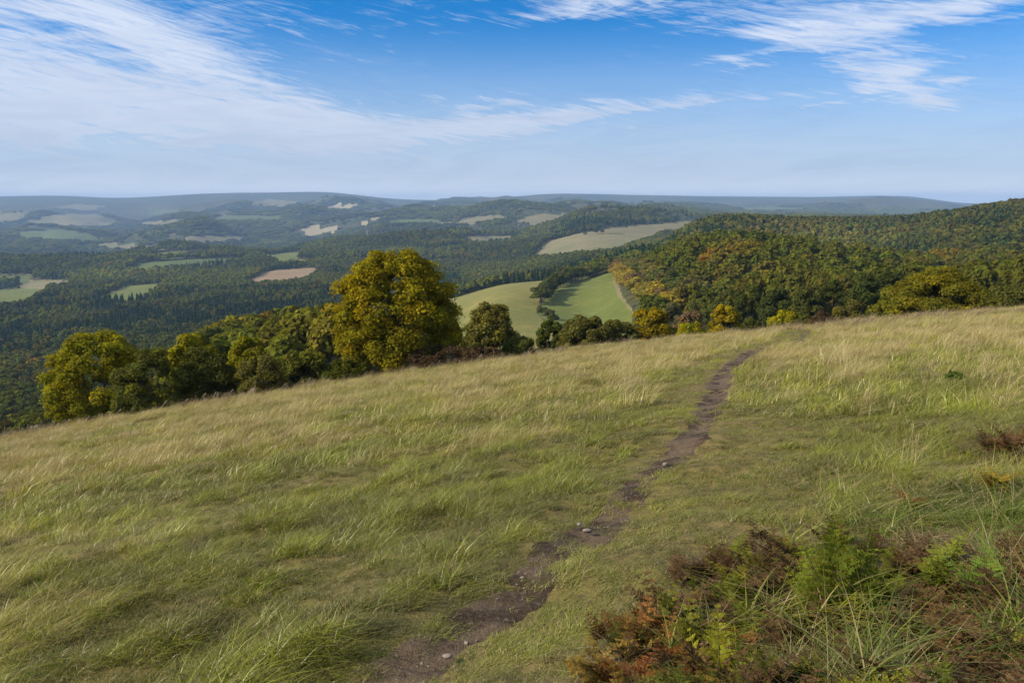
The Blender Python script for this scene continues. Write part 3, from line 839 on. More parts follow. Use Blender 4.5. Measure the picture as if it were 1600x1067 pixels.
# ------------------------------------------------------------------ single trees of the woods
WORDS = ['first', 'second', 'third', 'fourth', 'fifth', 'sixth', 'seventh', 'eighth', 'ninth', 'tenth', 'eleventh', 'twelfth',
         'thirteenth', 'fourteenth', 'fifteenth', 'sixteenth', 'seventeenth', 'eighteenth', 'nineteenth', 'twentieth', 'twenty-first', 'twenty-second', 'twenty-third', 'twenty-fourth', 'twenty-fifth', 'twenty-sixth', 'twenty-seventh', 'twenty-eighth', 'twenty-ninth', 'thirtieth'] + [f'{k}th' for k in range(31, 80)]
LANDK = [(300, 'the yellow topped tree'), (392, 'the slim yellow-green tree'), (474, 'the orange tipped bush'), (560, "the big tree's left side"), (660, "the big tree's right side")]
LANDR = [(1000, 'the golden yellow tree'), (1076, 'the peach brown tree'), (1129, 'the bright yellow round tree'), (1226, 'the small yellow-green tree'), (1284, 'the thin brown shrub'), (1340, 'the grey-olive pointed shrub'), (1452, 'the wide spreading tree'), (1582, 'the right edge bush')]
def shade_word(c):
    r_, g_ = c[0], c[1]
    if r_ > 0.112 and g_ > .088: return 'yellow'
    if r_ > g_ * 1.22: return 'russet brown'
    if r_ > g_ * 0.85: return 'olive'
    if g_ < 0.062: return 'dark green'
    return 'mid green'
def set_thing(o, label, cat, group=None):
    o['label'] = label; o['category'] = cat
    if group: o['group'] = group
def mid_tree(x, y, z, H, W, col, k, rot, label, group, parts=False, name='broadleaf_tree', cat='tree'):
    cm_, tm_ = MID[k % 6]
    s_ = (W / 7.4, W / 7.4, H / 10.0)
    if parts:
        e = bpy.data.objects.new(name, None); scene.collection.objects.link(e); e.location = (x, y, z); e.rotation_euler[2] = rot; e.scale = s_
        for nm, me in (('crown', cm_), ('trunk', tm_)):
            c = bpy.data.objects.new(nm, me); scene.collection.objects.link(c); c.parent = e
            if nm == 'crown': c.color = (*col, 1)
    else:
        e = bpy.data.objects.new(name, cm_); scene.collection.objects.link(e); e.location = (x, y, z); e.rotation_euler[2] = rot; e.scale = s_; e.color = (*col, 1)
    set_thing(e, label, cat, group)
    return e
cnt_ = {}
for i in single[np.argsort(r[single])]:
    kn = u[i] < 760
    w_ = shade_word(tint[i])
    lm = min(LANDK if kn else LANDR, key=lambda a: abs(a[0] - u[i]))[1]; cnt_[lm] = cnt_.get(lm, -1) + 1; nth = WORDS[cnt_[lm]]
    if kn: lab, grp = f'{w_} knoll tree behind {lm}, {nth} nearest of its column', f'{w_} trees of the wooded knoll'
    else: lab, grp = f'{w_} hanging wood tree behind {lm}, {nth} nearest of its column', f'{w_} trees at the near edge of the hanging wood'
    mid_tree(x[i], y[i], z[i] - 0.4, hgt[i] * (1.15 if ridge[i] else 1), 7.4 * scl[i] * (0.92 if ridge[i] else 1), tint[i], int(idx[i]), rot[i], lab, grp)

# rows of trees along the fields
g = np.random.default_rng(21)
def row(pts, n, dmin, H, W, cols, lab, grp, name='broadleaf_tree', cat='hedge tree', jit=2.0, off=(0, 0)):
    P = np.array([hit(a, b, dmin) for a, b in pts]); L = np.concatenate([[0], np.cumsum(np.hypot(*np.diff(P, axis=0).T))])
    for k in range(n):
        s_ = (k + 0.5) / n * L[-1]; x_ = np.interp(s_, L, P[:, 0]) + g.normal(0, jit * .3) + off[0]; y_ = np.interp(s_, L, P[:, 1]) + g.normal(0, jit * .3) + off[1]
        c = cols[g.integers(0, len(cols))] * g.uniform(0.9, 1.12); h_ = H * g.uniform(0.82, 1.15); w_ = W * g.uniform(0.85, 1.15)
        mid_tree(x_, y_, hs(x_, y_) - 0.5, h_, w_, c, int(g.integers(0, 6)), g.uniform(0, 6.28), lab(k, shade_word(c)), grp, True, name, cat)
row([(700, 457), (722, 451), (780, 444), (842, 436), (885, 429)], 19, 420, 12.5, 12, [GREEN, OLIVE, OLIVE * 1.15, BROWN * 1.25, YEL * .8],
    lambda k, w: f'{w} round tree, {WORDS[k]} from the left in the row behind the pale pasture', 'row of round trees behind the pale pasture')
row([(957, 425), (925, 432), (895, 441), (872, 451)], 13, 330, 11, 11, [GREEN, GREEN * .9, OLIVE, OLIVE * .9],
    lambda k, w: f'{w} hedge tree above the green field, {WORDS[k]} from its right end', 'hedge trees above the green field')
row([(868, 453), (852, 466), (843, 478)], 8, 330, 12, 12, [DARK * 1.3, GREEN * .8, GREEN],
    lambda k, w: f'{w} bushy hedge tree, {WORDS[k]} from the top beside the green field’s left edge'.replace('’', "'"), 'hedge trees left of the green field')
row([(846, 489), (858, 500), (868, 510)], 3, 300, 6, 6.5, [OLIVE, BROWN * 1.1, GREEN],
    lambda k, w: f'{w} low hedge bush, {WORDS[k]} from the top at the foot of the hedge', 'low bushes at the foot of the hedge', 'hedge_bush', 'bush')
AUT = [C(.235, .185, .030), C(.205, .140, .045), C(.185, .170, .028), C(.280, .215, .026), C(.215, .150, .048), C(.240, .200, .030)]
row(ROWC, 30, 230, 11.5, 12.5, AUT,
    lambda k, w: f'{w} autumn tree, {WORDS[k]} from the top of the line on the chalk edge', 'autumn trees along the right edge of the green field', off=(3, 0))
row(ROWC[:-1], 20, 230, 12, 12.5, [OLIVE * 1.2, C(.13, .115, .03), C(.15, .13, .026), GREEN * 1.1],
    lambda k, w: f'{w} tree in the second line behind the chalk edge, {WORDS[k]} from the top', 'second line of autumn trees beside the wood', off=(12, 2))

# ------------------------------------------------------------------ trees and bushes along the brow
PROF = {
 'round': ([0, .06, .18, .34, .5, .68, .84, .95, 1], [.30, .70, .92, 1.0, .96, .80, .56, .34, .12]),
 'bush':  ([0, .1, .3, .5, .7, .88, 1], [.92, 1.0, 1.0, .94, .78, .52, .22]),
 'spread': ([0, .1, .3, .5, .7, .88, 1], [.55, .95, 1.0, .85, .6, .35, .12]),
 'tall':  ([0, .1, .3, .55, .75, .9, 1], [.70, .95, 1.0, .92, .70, .45, .18]),
}
def near_tree(name, label, cat, u, D, topv, wpx, col, shape='bush', nl=45, leaves=9000, leaf=0.14, turn=0.15, top_turn=0.0, lob=0.27, z0=0.03, stems=3, seed=0, group=None, core_k=0.6, squash=0.85, bias=0, yscale=0.85, outlier=0.14, trunk_r=0.13):
    leaves = int(leaves * (1.6 if leaves < 30000 else 1.15)); leaf = leaf * (.80 if leaf < .2 else .75)
    g = np.random.default_rng(seed + 100)
    x, _ = ray_xy(u, topv + 60, D); z = hs(x, D)
    H = EYE + float(row_t(topv)) * D - z; Rr = wpx / 2 * D / F
    pz, pr = PROF[shape]
    nl = int(nl * 1.35); wpx = wpx * 1.06; Rr = wpx / 2 * D / F
    zz = z0 + (0.92 - z0) * ((np.arange(nl) + g.random(nl)) / nl) ** (1.15 if shape == 'bush' else 1.0)
    prr = np.interp(zz, pz, pr); a = g.uniform(0, 6.28, nl)
    rad = (prr - lob * 0.62).clip(0.02) * np.sqrt(g.uniform(0.3, 1, nl))
    C_ = np.stack([np.cos(a) * rad * Rr, np.sin(a) * rad * Rr * yscale, zz * H], 1)
    r_ = lob * Rr * g.uniform(0.65, 1.25, nl) * (0.68 + 0.32 * prr)
    r_ = np.minimum(r_, np.maximum((1.0 - zz) * H + 0.12 * H, 0.15) * 0.9)
    if bias: C_[:, 0] += bias * C_[:, 2]
    me = crown_from_lobes('crown', g, C_, r_, leaves, leaf, turn, squash, True, core_k, top_turn, 1.35, outlier)
    e = bpy.data.objects.new(name, None); scene.collection.objects.link(e); e.location = (x, D, z)
    c = link('crown' if shape != 'bush' else 'foliage', me, ML_OBJ, e); c.color = (*col, 1)
    link('trunk' if stems == 1 else 'stems', trunk_mesh('trunk', g, H, trunk_r, C_, stems, 16), M_BARK, e)
    set_thing(e, label, cat, group)
    return e
YG = C(.172, .168, .012); YGD = C(.085, .095, .014); DKO = C(.075, .082, .018); OLB = C(.120, .112, .028); BRN = C(.105, .070, .040); YLO = C(.240, .190, .012)
NT_ = near_tree
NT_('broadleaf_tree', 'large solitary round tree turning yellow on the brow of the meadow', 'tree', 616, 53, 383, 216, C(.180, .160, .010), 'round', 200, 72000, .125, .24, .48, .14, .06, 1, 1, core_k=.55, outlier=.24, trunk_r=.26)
NT_('field_maple', 'big yellow-green bushy tree, leftmost on the brow', 'tree', 150, 51, 514, 165, YG, 'bush', 100, 34000, .115, .22, .3, .17, .02, 4, 2)
NT_('hawthorn_bush', 'dark green bush with pale leaf tips in front of the leftmost yellow tree', 'bush', 236, 48, 545, 125, DKO * 1.15, 'bush', 50, 11000, .12, .25, 0, .22, .02, 4, 3)
NT_('field_maple', 'yellow topped tree peeping over the two dark bushes on the left', 'tree', 300, 56, 519, 100, YG * 1.1, 'tall', 40, 9000, .15, .35, .5, .24, .1, 2, 4)
NT_('hawthorn_bush', 'tall dark green bush, second dark one from the left', 'bush', 322, 50, 540, 105, DKO, 'bush', 45, 9500, .12, .10, 0, .24, .02, 4, 5)
NT_('field_maple', 'slim yellow-green tree between the dark bush and the low brown thicket', 'tree', 392, 55, 527, 80, YG * .85, 'tall', 34, 7000, .14, .2, .3, .26, .05, 2, 6)
NT_('hawthorn_bush', 'olive brown low bush at the meadow edge left of the big tree', 'bush', 412, 49, 556, 86, OLB, 'bush', 36, 7000, .11, .2, 0, .26, .02, 4, 7)
NT_('hawthorn_bush', 'dark green bush with orange tipped top left of the big tree', 'bush', 474, 54, 548, 100, DKO * 1.2, 'bush', 42, 9000, .13, .05, 1.1, .24, .02, 4, 8)
NT_('hawthorn_bush', 'low green shrub at the left foot of the big tree', 'bush', 545, 50, 562, 78, YGD * .8, 'bush', 26, 4500, .12, .1, 0, .28, .02, 3, 9)
NT_('blackthorn_bush', 'reddish brown thin shrub at the right foot of the big tree', 'bush', 690, 50, 541, 100, BRN * .8, 'bush', 34, 4200, .09, .1, 0, .25, .02, 6, 10, core_k=.35)
NT_('field_maple', 'olive green bush standing right of the big tree', 'bush', 768, 60, 474, 96, OLB * 1.05, 'tall', 52, 12000, .14, .15, .35, .24, .03, 4, 11)
NT_('hawthorn_bush', 'dark low bush below the olive one right of the big tree', 'bush', 815, 53, 528, 66, DKO * 1.1, 'bush', 28, 5200, .12, .12, 0, .28, .02, 3, 12)
NT_('hawthorn_bush', 'brown tinged low bramble bush right of the reddish shrub', 'bush', 752, 50, 545, 80, BRN * .75, 'bush', 26, 4500, .1, .1, 0, .28, .02, 4, 13)
NT_('hawthorn_bush', 'dark green upright bush at the hedge foot', 'bush', 862, 72, 498, 52, GREEN * .8, 'tall', 30, 5500, .16, .12, 0, .28, .02, 3, 14)
NT_('hawthorn_bush', 'wide dark olive bush in the middle of the brow', 'bush', 915, 66, 497, 96, C(.100, .098, .024), 'bush', 55, 12000, .15, .15, .2, .22, .02, 5, 15)
NT_('hawthorn_bush', 'dark olive bush touching the yellow tree from the left', 'bush', 962, 68, 500, 74, C(.085, .086, .022), 'bush', 42, 8000, .15, .1, .3, .24, .02, 5, 16)
NT_('field_maple', 'golden yellow tree in the middle of the brow', 'tree', 1014, 74, 480, 84, YLO * .75, 'tall', 42, 9000, .17, .35, .2, .24, .03, 2, 17)
NT_('hawthorn_bush', 'dark green gap bush between golden tree and peach tree', 'bush', 1045, 78, 510, 50, DKO, 'bush', 26, 4500, .16, .1, 0, .28, .02, 3, 18)
NT_('field_maple', 'peach brown small tree right of the golden tree', 'tree', 1076, 92, 484, 62, BRN * 1.55, 'tall', 32, 6000, .18, .2, .2, .26, .03, 2, 19)
NT_('field_maple', 'low yellow-green bush in front of the peach brown tree', 'bush', 1078, 64, 505, 56, YG * 1.05, 'bush', 30, 6000, .14, .3, .2, .26, .02, 3, 20)
NT_('field_maple', 'bright yellow round tree standing against the dark wood', 'tree', 1129, 70, 475, 58, YLO * .9, 'round', 40, 8500, .15, .35, .2, .26, .03, 2, 21)
NT_('hawthorn_bush', 'dark green bush between the two bright yellow trees', 'bush', 1172, 72, 500, 50, GREEN * .7, 'bush', 28, 5000, .15, .1, 0, .28, .02, 3, 22)
NT_('field_maple', 'small yellow-green tree against the dark wood', 'tree', 1226, 66, 488, 58, YG * 1.0, 'round', 34, 7000, .14, .4, .3, .26, .02, 2, 23)
NT_('blackthorn_bush', 'thin brown leafless looking shrub at the end of the path', 'bush', 1284, 66, 488, 54, BRN * .85, 'bush', 32, 3800, .1, .05, 0, .26, .02, 6, 24, core_k=.3)
NT_('hawthorn_bush', 'grey-olive pointed shrub right of the brown shrub', 'bush', 1326, 72, 468, 62, OLB * .8, 'tall', 36, 6500, .14, .1, 0, .25, .02, 3, 25)
NT_('field_maple', 'wide spreading tree with golden right side near the right edge', 'tree', 1452, 62, 418, 176, C(.125, .118, .014), 'spread', 100, 32000, .13, .25, .5, .19, .03, 2, 26, squash=.6, bias=.12)
NT_('hawthorn_bush', 'olive bush at the right edge of the photo', 'bush', 1582, 66, 448, 96, C(.085, .092, .022), 'bush', 44, 9000, .14, .1, 0, .24, .02, 4, 27)
NT_('hawthorn_bush', 'dark green bush between the spreading tree and the right edge bush', 'bush', 1535, 74, 455, 60, GREEN * .75, 'bush', 34, 6500, .15, .1, 0, .26, .02, 4, 28)
NT_('hawthorn_bush', 'small dark bush below the spreading tree on its left', 'bush', 1372, 62, 490, 50, DKO * .9, 'bush', 26, 4500, .13, .1, 0, .28, .02, 3, 29)
for k, (u_, D_, tv_, w_, c_) in enumerate([(1168, 150, 440, 62, GREEN * .8), (1212, 135, 448, 66, DARK * 1.2), (1262, 125, 442, 70, OLIVE * .8), (1300, 140, 432, 66, GREEN * .75), (1346, 120, 424, 78, DARK * 1.3), (1392, 128, 420, 74, DARK), (1130, 165, 446, 56, OLIVE * .9), (1090, 180, 452, 54, OLIVE * 1.1), (1048, 190, 470, 46, BROWN * 1.6)]):
    NT_('broadleaf_tree', f'tall {shade_word(c_)} tree in the front of the dark wood, ' + ['fourth', 'fifth', 'sixth', 'seventh', 'second last', 'rightmost', 'third', 'second', 'leftmost'][k] + ' of nine', 'tree', u_, D_, tv_, w_, c_, 'tall', 44, 7500, .30, .12, .1, .25, .04, 1, 40 + k, group='tall trees at the front of the dark wood')
for k, (u_, v_) in enumerate([(8, 676), (44, 667), (31, 670)]):
    x_, y_ = ray_xy(u_, v_, 50.5); z_ = hs(x_, y_)
    pv, pf = tube_geo([(0, 0, -.5), (0.01, 0, .35), (0.02, 0.01, .62), (0.02, 0.01, .64)], [.05, .05, .045, .01], 8)
    e = link('fence_post', mesh_from(pv, pf, 'fence_post'), M_BARK); e.location = (x_, y_, z_)
    set_thing(e, ['leftmost small weathered fence post at the left edge of the meadow', 'rightmost small fence post beside the leftmost yellow bush', 'middle small fence post at the left edge of the meadow'][k], 'fence post', 'fence posts at the left edge')

# ------------------------------------------------------------------ the path
def mat_path():
    m, w, b = new_mat('trodden_earth')
    p = pos(w)
    n = w.noise(p, 2.2, 6, 0.6); n2 = w.noise(p, 22, 6, 0.65); n3 = w.noise(p, 90, 4)
    c = w.mix(w.ramp(n, 0.42, 0.58), (0.045, 0.029, 0.017), (0.120, 0.084, 0.054))
    c = w.mix(w.ramp(n2, 0.52, 0.72), c, (0.165, 0.128, 0.092))
    c = w.mix(w.ramp(n3, 0.60, 0.72), c, (0.040, 0.030, 0.022))
    w.l.new(c, b.inputs['Base Color'])
    bp = w.node('ShaderNodeBump'); bp.inputs['Distance'].default_value = 0.05
    w.put(bp.inputs['Height'], w.add(w.mul(n2, 1.0), w.mul(n3, 0.4))); w.l.new(bp.outputs[0], b.inputs['Normal'])
    return m
SEG = np.hypot(*np.diff(PATH, axis=0).T); ARC = np.concatenate([[0], np.cumsum(SEG)])
sa = np.concatenate([np.arange(0, 22, 0.05), np.arange(22, ARC[-1], 0.25)])
cxy = np.stack([np.interp(sa, ARC, PATH[:, 0]), np.interp(sa, ARC, PATH[:, 1])], 1)
dirv = unit(np.gradient(cxy, axis=0)); nrm = np.stack([dirv[:, 1], -dirv[:, 0]], 1)
W_ = np.linspace(-1, 1, 17)
half = 0.26 + 0.08 * sstep(10, 18, sa)
LW = half[:, None] * W_ * (1 + 0.55 * fbm(sa[:, None] / 0.55 + 7 * np.sign(W_), np.sign(W_) + sa[:, None] * 0, 4, 8)) + 0.07 * fbm(sa / 1.4, sa * 0 + 3, 2, 9)[:, None]
PX = cxy[:, None, 0] + nrm[:, None, 0] * LW; PY = cxy[:, None, 1] + nrm[:, None, 1] * LW
PZ = ground(PX, PY) + 0.014 + 0.022 * fbm(PX / 0.35, PY / 0.30, 3, 49) - 0.06 * np.abs(W_) ** 4 + 0.012 * fbm(PX / 0.12, PY / 0.12, 3, 41) + 0.01 * fbm(PX / 0.04, PY / 0.04, 2, 47)
n1_, n2_ = PX.shape; ii, jj = np.meshgrid(np.arange(n1_ - 1), np.arange(n2_ - 1), indexing='ij')
pf = np.stack([ii * n2_ + jj, ii * n2_ + jj + 1, (ii + 1) * n2_ + jj + 1, (ii + 1) * n2_ + jj], -1).reshape(-1, 4)
me = mesh_from(np.stack([PX.ravel(), PY.ravel(), PZ.ravel()], 1), pf, 'path'); me.shade_smooth()
o = link('path', me, mat_path()); o['kind'] = 'structure'

# ------------------------------------------------------------------ meadow grass
def mat_grass():
    m = bpy.data.materials.new('grass_blades'); m.use_nodes = True
    w = NT(m.node_tree); w.n.clear(); out = w.node('ShaderNodeOutputMaterial')
    tint = w.node('ShaderNodeAttribute', attribute_type='INSTANCER', attribute_name='tint').outputs['Color']
    vf = w.node('ShaderNodeAttribute', attribute_name='var').outputs['Fac']
    tn = w.node('ShaderNodeAttribute', attribute_name='turn').outputs['Fac']
    straw = w.mix(vf, (0.29, 0.222, 0.098), (0.48, 0.392, 0.190))
    green = w.mix(1.0, tint, w.mix(vf, (0.62, 0.66, 0.6), (1.35, 1.3, 1.1)), 'MULTIPLY')
    c = w.mix(tn, green, straw)
    d = w.node('ShaderNodeBsdfDiffuse'); t = w.node('ShaderNodeBsdfTranslucent'); mx = w.node('ShaderNodeMixShader')
    gl = w.node('ShaderNodeBsdfGlossy'); gl.inputs['Roughness'].default_value = 0.45; gl.inputs['Color'].default_value = (1, 1, 1, 1)
    w.l.new(c, d.inputs[0]); w.l.new(c, t.inputs[0]); mx.inputs[0].default_value = 0.35
    w.l.new(d.outputs[0], mx.inputs[1]); w.l.new(t.outputs[0], mx.inputs[2])
    m2 = w.node('ShaderNodeMixShader'); m2.inputs[0].default_value = 0.035
    w.l.new(mx.outputs[0], m2.inputs[1]); w.l.new(gl.outputs[0], m2.inputs[2]); w.l.new(m2.outputs[0], out.inputs[0])
    return m
M_GRASS = mat_grass()
def blades(g, n, R_, h, hv, wd, lean, leanv, curl, segs=3, dry=0.2, heads=0.0):
    """n bent blades; wind pushes them towards +x"""
    a = g.uniform(0, 6.28, n); rad = R_ * np.sqrt(g.random(n))
    B = np.stack([np.cos(a) * rad, np.sin(a) * rad, np.full(n, -0.01)], 1)
    H = h * np.exp(g.normal(0, hv, n)); q = g.uniform(0, 6.28, n)
    D = np.stack([np.cos(q) * leanv + lean, np.sin(q) * leanv - lean * 0.15], 1)      # horizontal travel per unit height
    side = unit(np.stack([-D[:, 1], D[:, 0], np.zeros(n)], 1) + 0.5 * g.normal(size=(n, 3)) * [1, 1, 0])
    V = np.zeros((n, segs + 1, 2, 3)); ww = wd * g.uniform(0.6, 1.3, n)
    for k in range(segs + 1):
        t = k / segs; hz_ = H * (t - curl * t * t * 0.6); off = D * (H * (t ** 1.8) * (1 + curl))[:, None]
        c = B + np.stack([off[:, 0], off[:, 1], hz_], 1)
        w_ = ww * (1 - t ** 1.5 * 0.92) * 0.5
        if heads: w_ = np.where(g.random(n) < heads, w_ + ww * 0.9 * (k == segs - 0) , w_)
        V[:, k, 0] = c - side * w_[:, None]; V[:, k, 1] = c + side * w_[:, None]
    idx = np.arange(n * (segs + 1) * 2).reshape(n, segs + 1, 2)
    Fq = np.stack([idx[:, :-1, 0], idx[:, :-1, 1], idx[:, 1:, 1], idx[:, 1:, 0]], -1).reshape(-1, 4)
    var = np.repeat(g.random(n), segs); tn = np.repeat((g.random(n) < dry) * g.uniform(0.6, 1, n) + (g.random(n) < .3) * g.uniform(0, .35, n), segs)
    return V.reshape(-1, 3), Fq, var, np.clip(tn, 0, 1)
def tuft(name, specs, g):
    Vs, Fs, va, tu = [], [], [], []; o = 0
    for sp in specs:
        v, f, a, t = blades(g, **sp); Vs.append(v); Fs.append(f + o); va.append(a); tu.append(t); o += len(v)
    me = mesh_from(np.vstack(Vs), np.vstack(Fs), name)
    set_face_attr(me, 'var', np.concatenate(va)); set_face_attr(me, 'turn', np.concatenate(tu))
    me.materials.append(M_GRASS); return me
g = np.random.default_rng(5)
GRASS = bpy.data.collections.new('grass_sources'); _gi = [0]
def gsrc(me):
    GRASS.objects.link(bpy.data.objects.new('grass_source_%02d' % _gi[0], me)); _gi[0] += 1; return _gi[0] - 1
SHORT = [gsrc(tuft('short', [dict(n=64, R_=.085, h=.042, hv=.4, wd=.0044, lean=.25, leanv=.9, curl=.35, segs=2, dry=.28)], g)) for _ in range(3)]
GREENT = [gsrc(tuft('green', [dict(n=44, R_=.075, h=.095, hv=.4, wd=.0050, lean=.35, leanv=.55, curl=.45, segs=4, dry=.12), dict(n=12, R_=.07, h=.07, hv=.3, wd=.003, lean=.3, leanv=1.1, curl=.3, segs=3, dry=.9)], g)) for _ in range(4)]
MIXT = [gsrc(tuft('mixed', [dict(n=30, R_=.08, h=.10, hv=.4, wd=.0046, lean=.4, leanv=.6, curl=.5, segs=4, dry=.3), dict(n=16, R_=.08, h=.15, hv=.4, wd=.0034, lean=.55, leanv=.4, curl=.4, segs=4, dry=.95)], g)) for _ in range(4)]
BENT = [gsrc(tuft('bents', [dict(n=22, R_=.09, h=.23, hv=.3, wd=.0030, lean=.55, leanv=.38, curl=.25, segs=4, dry=1.0, heads=.5), dict(n=24, R_=.08, h=.10, hv=.3, wd=.0032, lean=.4, leanv=.7, curl=.4, segs=3, dry=.5)], g)) for _ in range(4)]
FARG = [gsrc(tuft('far_green', [dict(n=90, R_=.26, h=.13, hv=.35, wd=.010, lean=.4, leanv=.5, curl=.4, segs=2, dry=.25)], g)) for _ in range(3)]
FARD = [gsrc(tuft('far_dry', [dict(n=60, R_=.26, h=.15, hv=.35, wd=.009, lean=.5, leanv=.45, curl=.4, segs=2, dry=.6), dict(n=44, R_=.26, h=.25, hv=.3, wd=.0075, lean=.5, leanv=.35, curl=.3, segs=3, dry=1.0)], g)) for _ in range(4)]
LONG = [gsrc(tuft('long', [dict(n=40, R_=.11, h=.26, hv=.35, wd=.0075, lean=.25, leanv=.7, curl=.7, segs=6, dry=.12), dict(n=4, R_=.08, h=.30, hv=.25, wd=.0045, lean=.45, leanv=.7, curl=.5, segs=6, dry=1.0)], g)) for _ in range(4)]

def in_region(x, y, poly):
    zz = ground(x, y); uu, vv = project(x, y, zz)
    return in_poly(uu, vv, poly)
# the damp hollow at the near right corner, as an outline on the ground
def gpt(u_, v_):
    D_ = np.exp(np.linspace(math.log(0.6), math.log(50), 900)); cy_ = (533.5 - v_) / F
    X_ = (u_ - 800) / F / (math.cos(PITCH) + cy_ * math.sin(PITCH)) * D_
    k_ = np.nonzero(height(X_, D_) >= EYE + float(row_t(v_)) * D_)[0]
    k_ = k_[0] if len(k_) else len(D_) - 1
    return (X_[k_], D_[k_])
HOLLOW = [gpt(*p) for p in [(880, 1180), (960, 1040), (1090, 900), (1180, 850), (1330, 860), (1420, 900), (1400, 1010), (1330, 1180)]]
RANK = [gpt(*p) for p in [(1300, 1180), (1330, 900), (1340, 820), (1450, 760), (1560, 760), (1700, 800), (1800, 1180)]]
def soft_in(x, y, poly, wob=0.12):
    dx = wob * fbm(x / 0.35, y / 0.35, 2, 61); dy = wob * fbm(x / 0.35 + 9, y / 0.35, 2, 62)
    return in_poly(x + dx, y + dy, poly)

pos_, sc_, rt_, ti_, id_ = [], [], [], [], []
GA, GB, GC = C(.190, .222, .007), C(.132, .152, .006), C(.262, .225, .022)
def grass_zone(y0, y1, dens, kind):
    # sample in (angle, distance) so the density is even on the ground
    ang = R(41); area = ang * (y1 ** 2 - y0 ** 2); n = int(area * dens)
    r_ = np.sqrt(g.uniform(y0 ** 2, y1 ** 2, n)); a = g.uniform(-ang, ang, n)
    x = r_ * np.sin(a); y = r_ * np.cos(a)
    m = (y > 0.25) & (y < 70); x, y, r_ = x[m], y[m], r_[m]; n = len(x)
    pd, sd = path_dist(x, y)
    pd0 = pd; pd = pd + 0.13 * fbm(x / 0.30, y / 0.22, 3, 71) + 0.10 * fbm(x / 0.9, y / 0.7, 2, 73)
    inpath = pd < (0.14 if kind == 'near' else np.where(y < 34, 0.36, 0.0))
    edge = (1 - 0.8 * sstep(8, 16, r_)) * 1.35 + 0.55 * fbm(x / 1.2, y / 1.2, 2, 72) + 0.30 * g.normal(size=n)
    short = ((sd > 0) & (pd < edge)) | (pd0 < 0.40 + 0.06 * g.normal(size=n))
    tramp = np.where(sd > 0, 1 - sstep(0.9, 2.3, pd0 + 1.3 * sstep(8, 16, r_)), 1 - sstep(0.3, 0.8, pd0))
    hollow = soft_in(x, y, HOLLOW); rank = soft_in(x, y, RANK, .2)
    keep = np.where(inpath, g.random(n) < (0.10 if kind == 'near' else 0.02) + 0.75 * (fbm(x / 0.22, y / 0.20, 3, 74) > 0.02 + 0.25 * (r_ > 9)) * (kind == 'near'), True) & np.where(hollow, g.random(n) < 0.62, True)
    # green tussocky near ground, dry bents towards the brow, both in patches
    big = fbm(x / 5.5, y / 4.0, 3, 81); med = fbm(x / 1.3, y / 1.0, 3, 82); ln = fbm((x * .8 - y * .6) / 0.55, (x * .6 + y * .8) / 2.6, 2, 84)
    dry = -0.04 + 0.50 * sstep(5, 28, r_) + 0.08 * sstep(12, 24, r_) + 0.62 * big + 0.50 * med + 0.28 * ln - 0.25 * tramp
    dry = np.where(short, dry - 0.35, dry)
    right = (x > y * 0.22); dry = dry + np.where(right & (r_ > 5), 0.03, 0)
    # a green worn strip follows the left side of the path further up
    strip = (sd < 0) & (pd < 1.35 + .3 * big) & (y > 11); dry = np.where(strip, dry - 0.95, dry)
    hollows = sstep(0.22, 0.5, fbm(x / 1.1 + 40, y / 0.8, 3, 83)) * (~short)
    tus = vnoise(x / 0.36, y / 0.30, 86) ** 1.6; h = (0.50 + 1.15 * tus + 0.6 * fbm(x / 0.9, y / 0.7, 3, 85) - 0.55 * hollows) * (1 - 0.45 * tramp)
    q = g.random(n)
    c = GA + (GC - GA) * np.clip(dry, 0, 1)[:, None]
    c = c + (GB - c) * (np.clip(0.5 - dry, 0, 1) * 1.1 + 0.75 * hollows).clip(0, 1)[:, None]  # tint darkened in the hollows, standing in for pocket shade
    c = np.where(rank[:, None], c * C(.72, .86, .7), c); c = c * (0.55 + 0.95 * tus[:, None]) * (1 + 0.14 * g.normal(size=(n, 1))) * (1 + 0.05 * g.normal(size=(n, 3)))  # tint follows tussock height: shaded pockets and bright tips put into the colour
    isd = dry + 0.22 * g.normal(size=n)
    def pick(L): return np.array(L)[g.integers(0, len(L), n)]
    if kind == 'near':
        idx = np.where(isd > 0.72, pick(BENT), np.where(isd > 0.33, pick(MIXT), pick(GREENT)))
        idx = np.where(short | inpath, pick(SHORT), idx)
        idx = np.where((rank & (q < 0.17)) | (hollow & (q < 0.05)), pick(LONG), idx)
    else:
        idx = np.where(isd > 0.45, pick(FARD), pick(FARG))
        h = np.where(short | strip, h * 0.55, h)
    h = h * np.where(idx < 3, 1.0, 0.95) * g.uniform(0.8, 1.2, n)
    h = np.where(hollow, h * 1.1, h)
    fx_, fy_ = gpt(1325, 1010); keep &= ~((np.hypot(x - fx_, y - fy_) < .30) & (q > .25))
    z = ground(x, y)
    s3 = np.stack([np.clip(h, .4, 2) ** .5, np.clip(h, .4, 2) ** .5, np.clip(h, .35, 2)], 1)
    far_b = y > YC * 1.0
    s3[far_b] *= 0.9
    pos_.append(np.stack([x, y, z], 1)[keep]); sc_.append(s3[keep]); ti_.append(np.clip(c, 0.01, 1)[keep]); id_.append(idx[keep]); rt_.append((1.5 * fbm(x / 0.7, y / 0.6, 2, 87) + g.normal(0, 0.6, n))[keep])
grass_zone(0.6, 4.2, 330, 'near')
grass_zone(4.2, 8.0, 170, 'near')
grass_zone(8.0, 14.0, 75, 'near')
grass_zone(11.0, 24.0, 20, 'far')
grass_zone(24.0, 72.0, 9, 'far')
P_ = np.vstack(pos_); print('tufts', len(P_))
o = scatter('grass', GRASS, P_, np.vstack(sc_), np.concatenate(rt_), np.vstack(ti_), np.concatenate(id_))
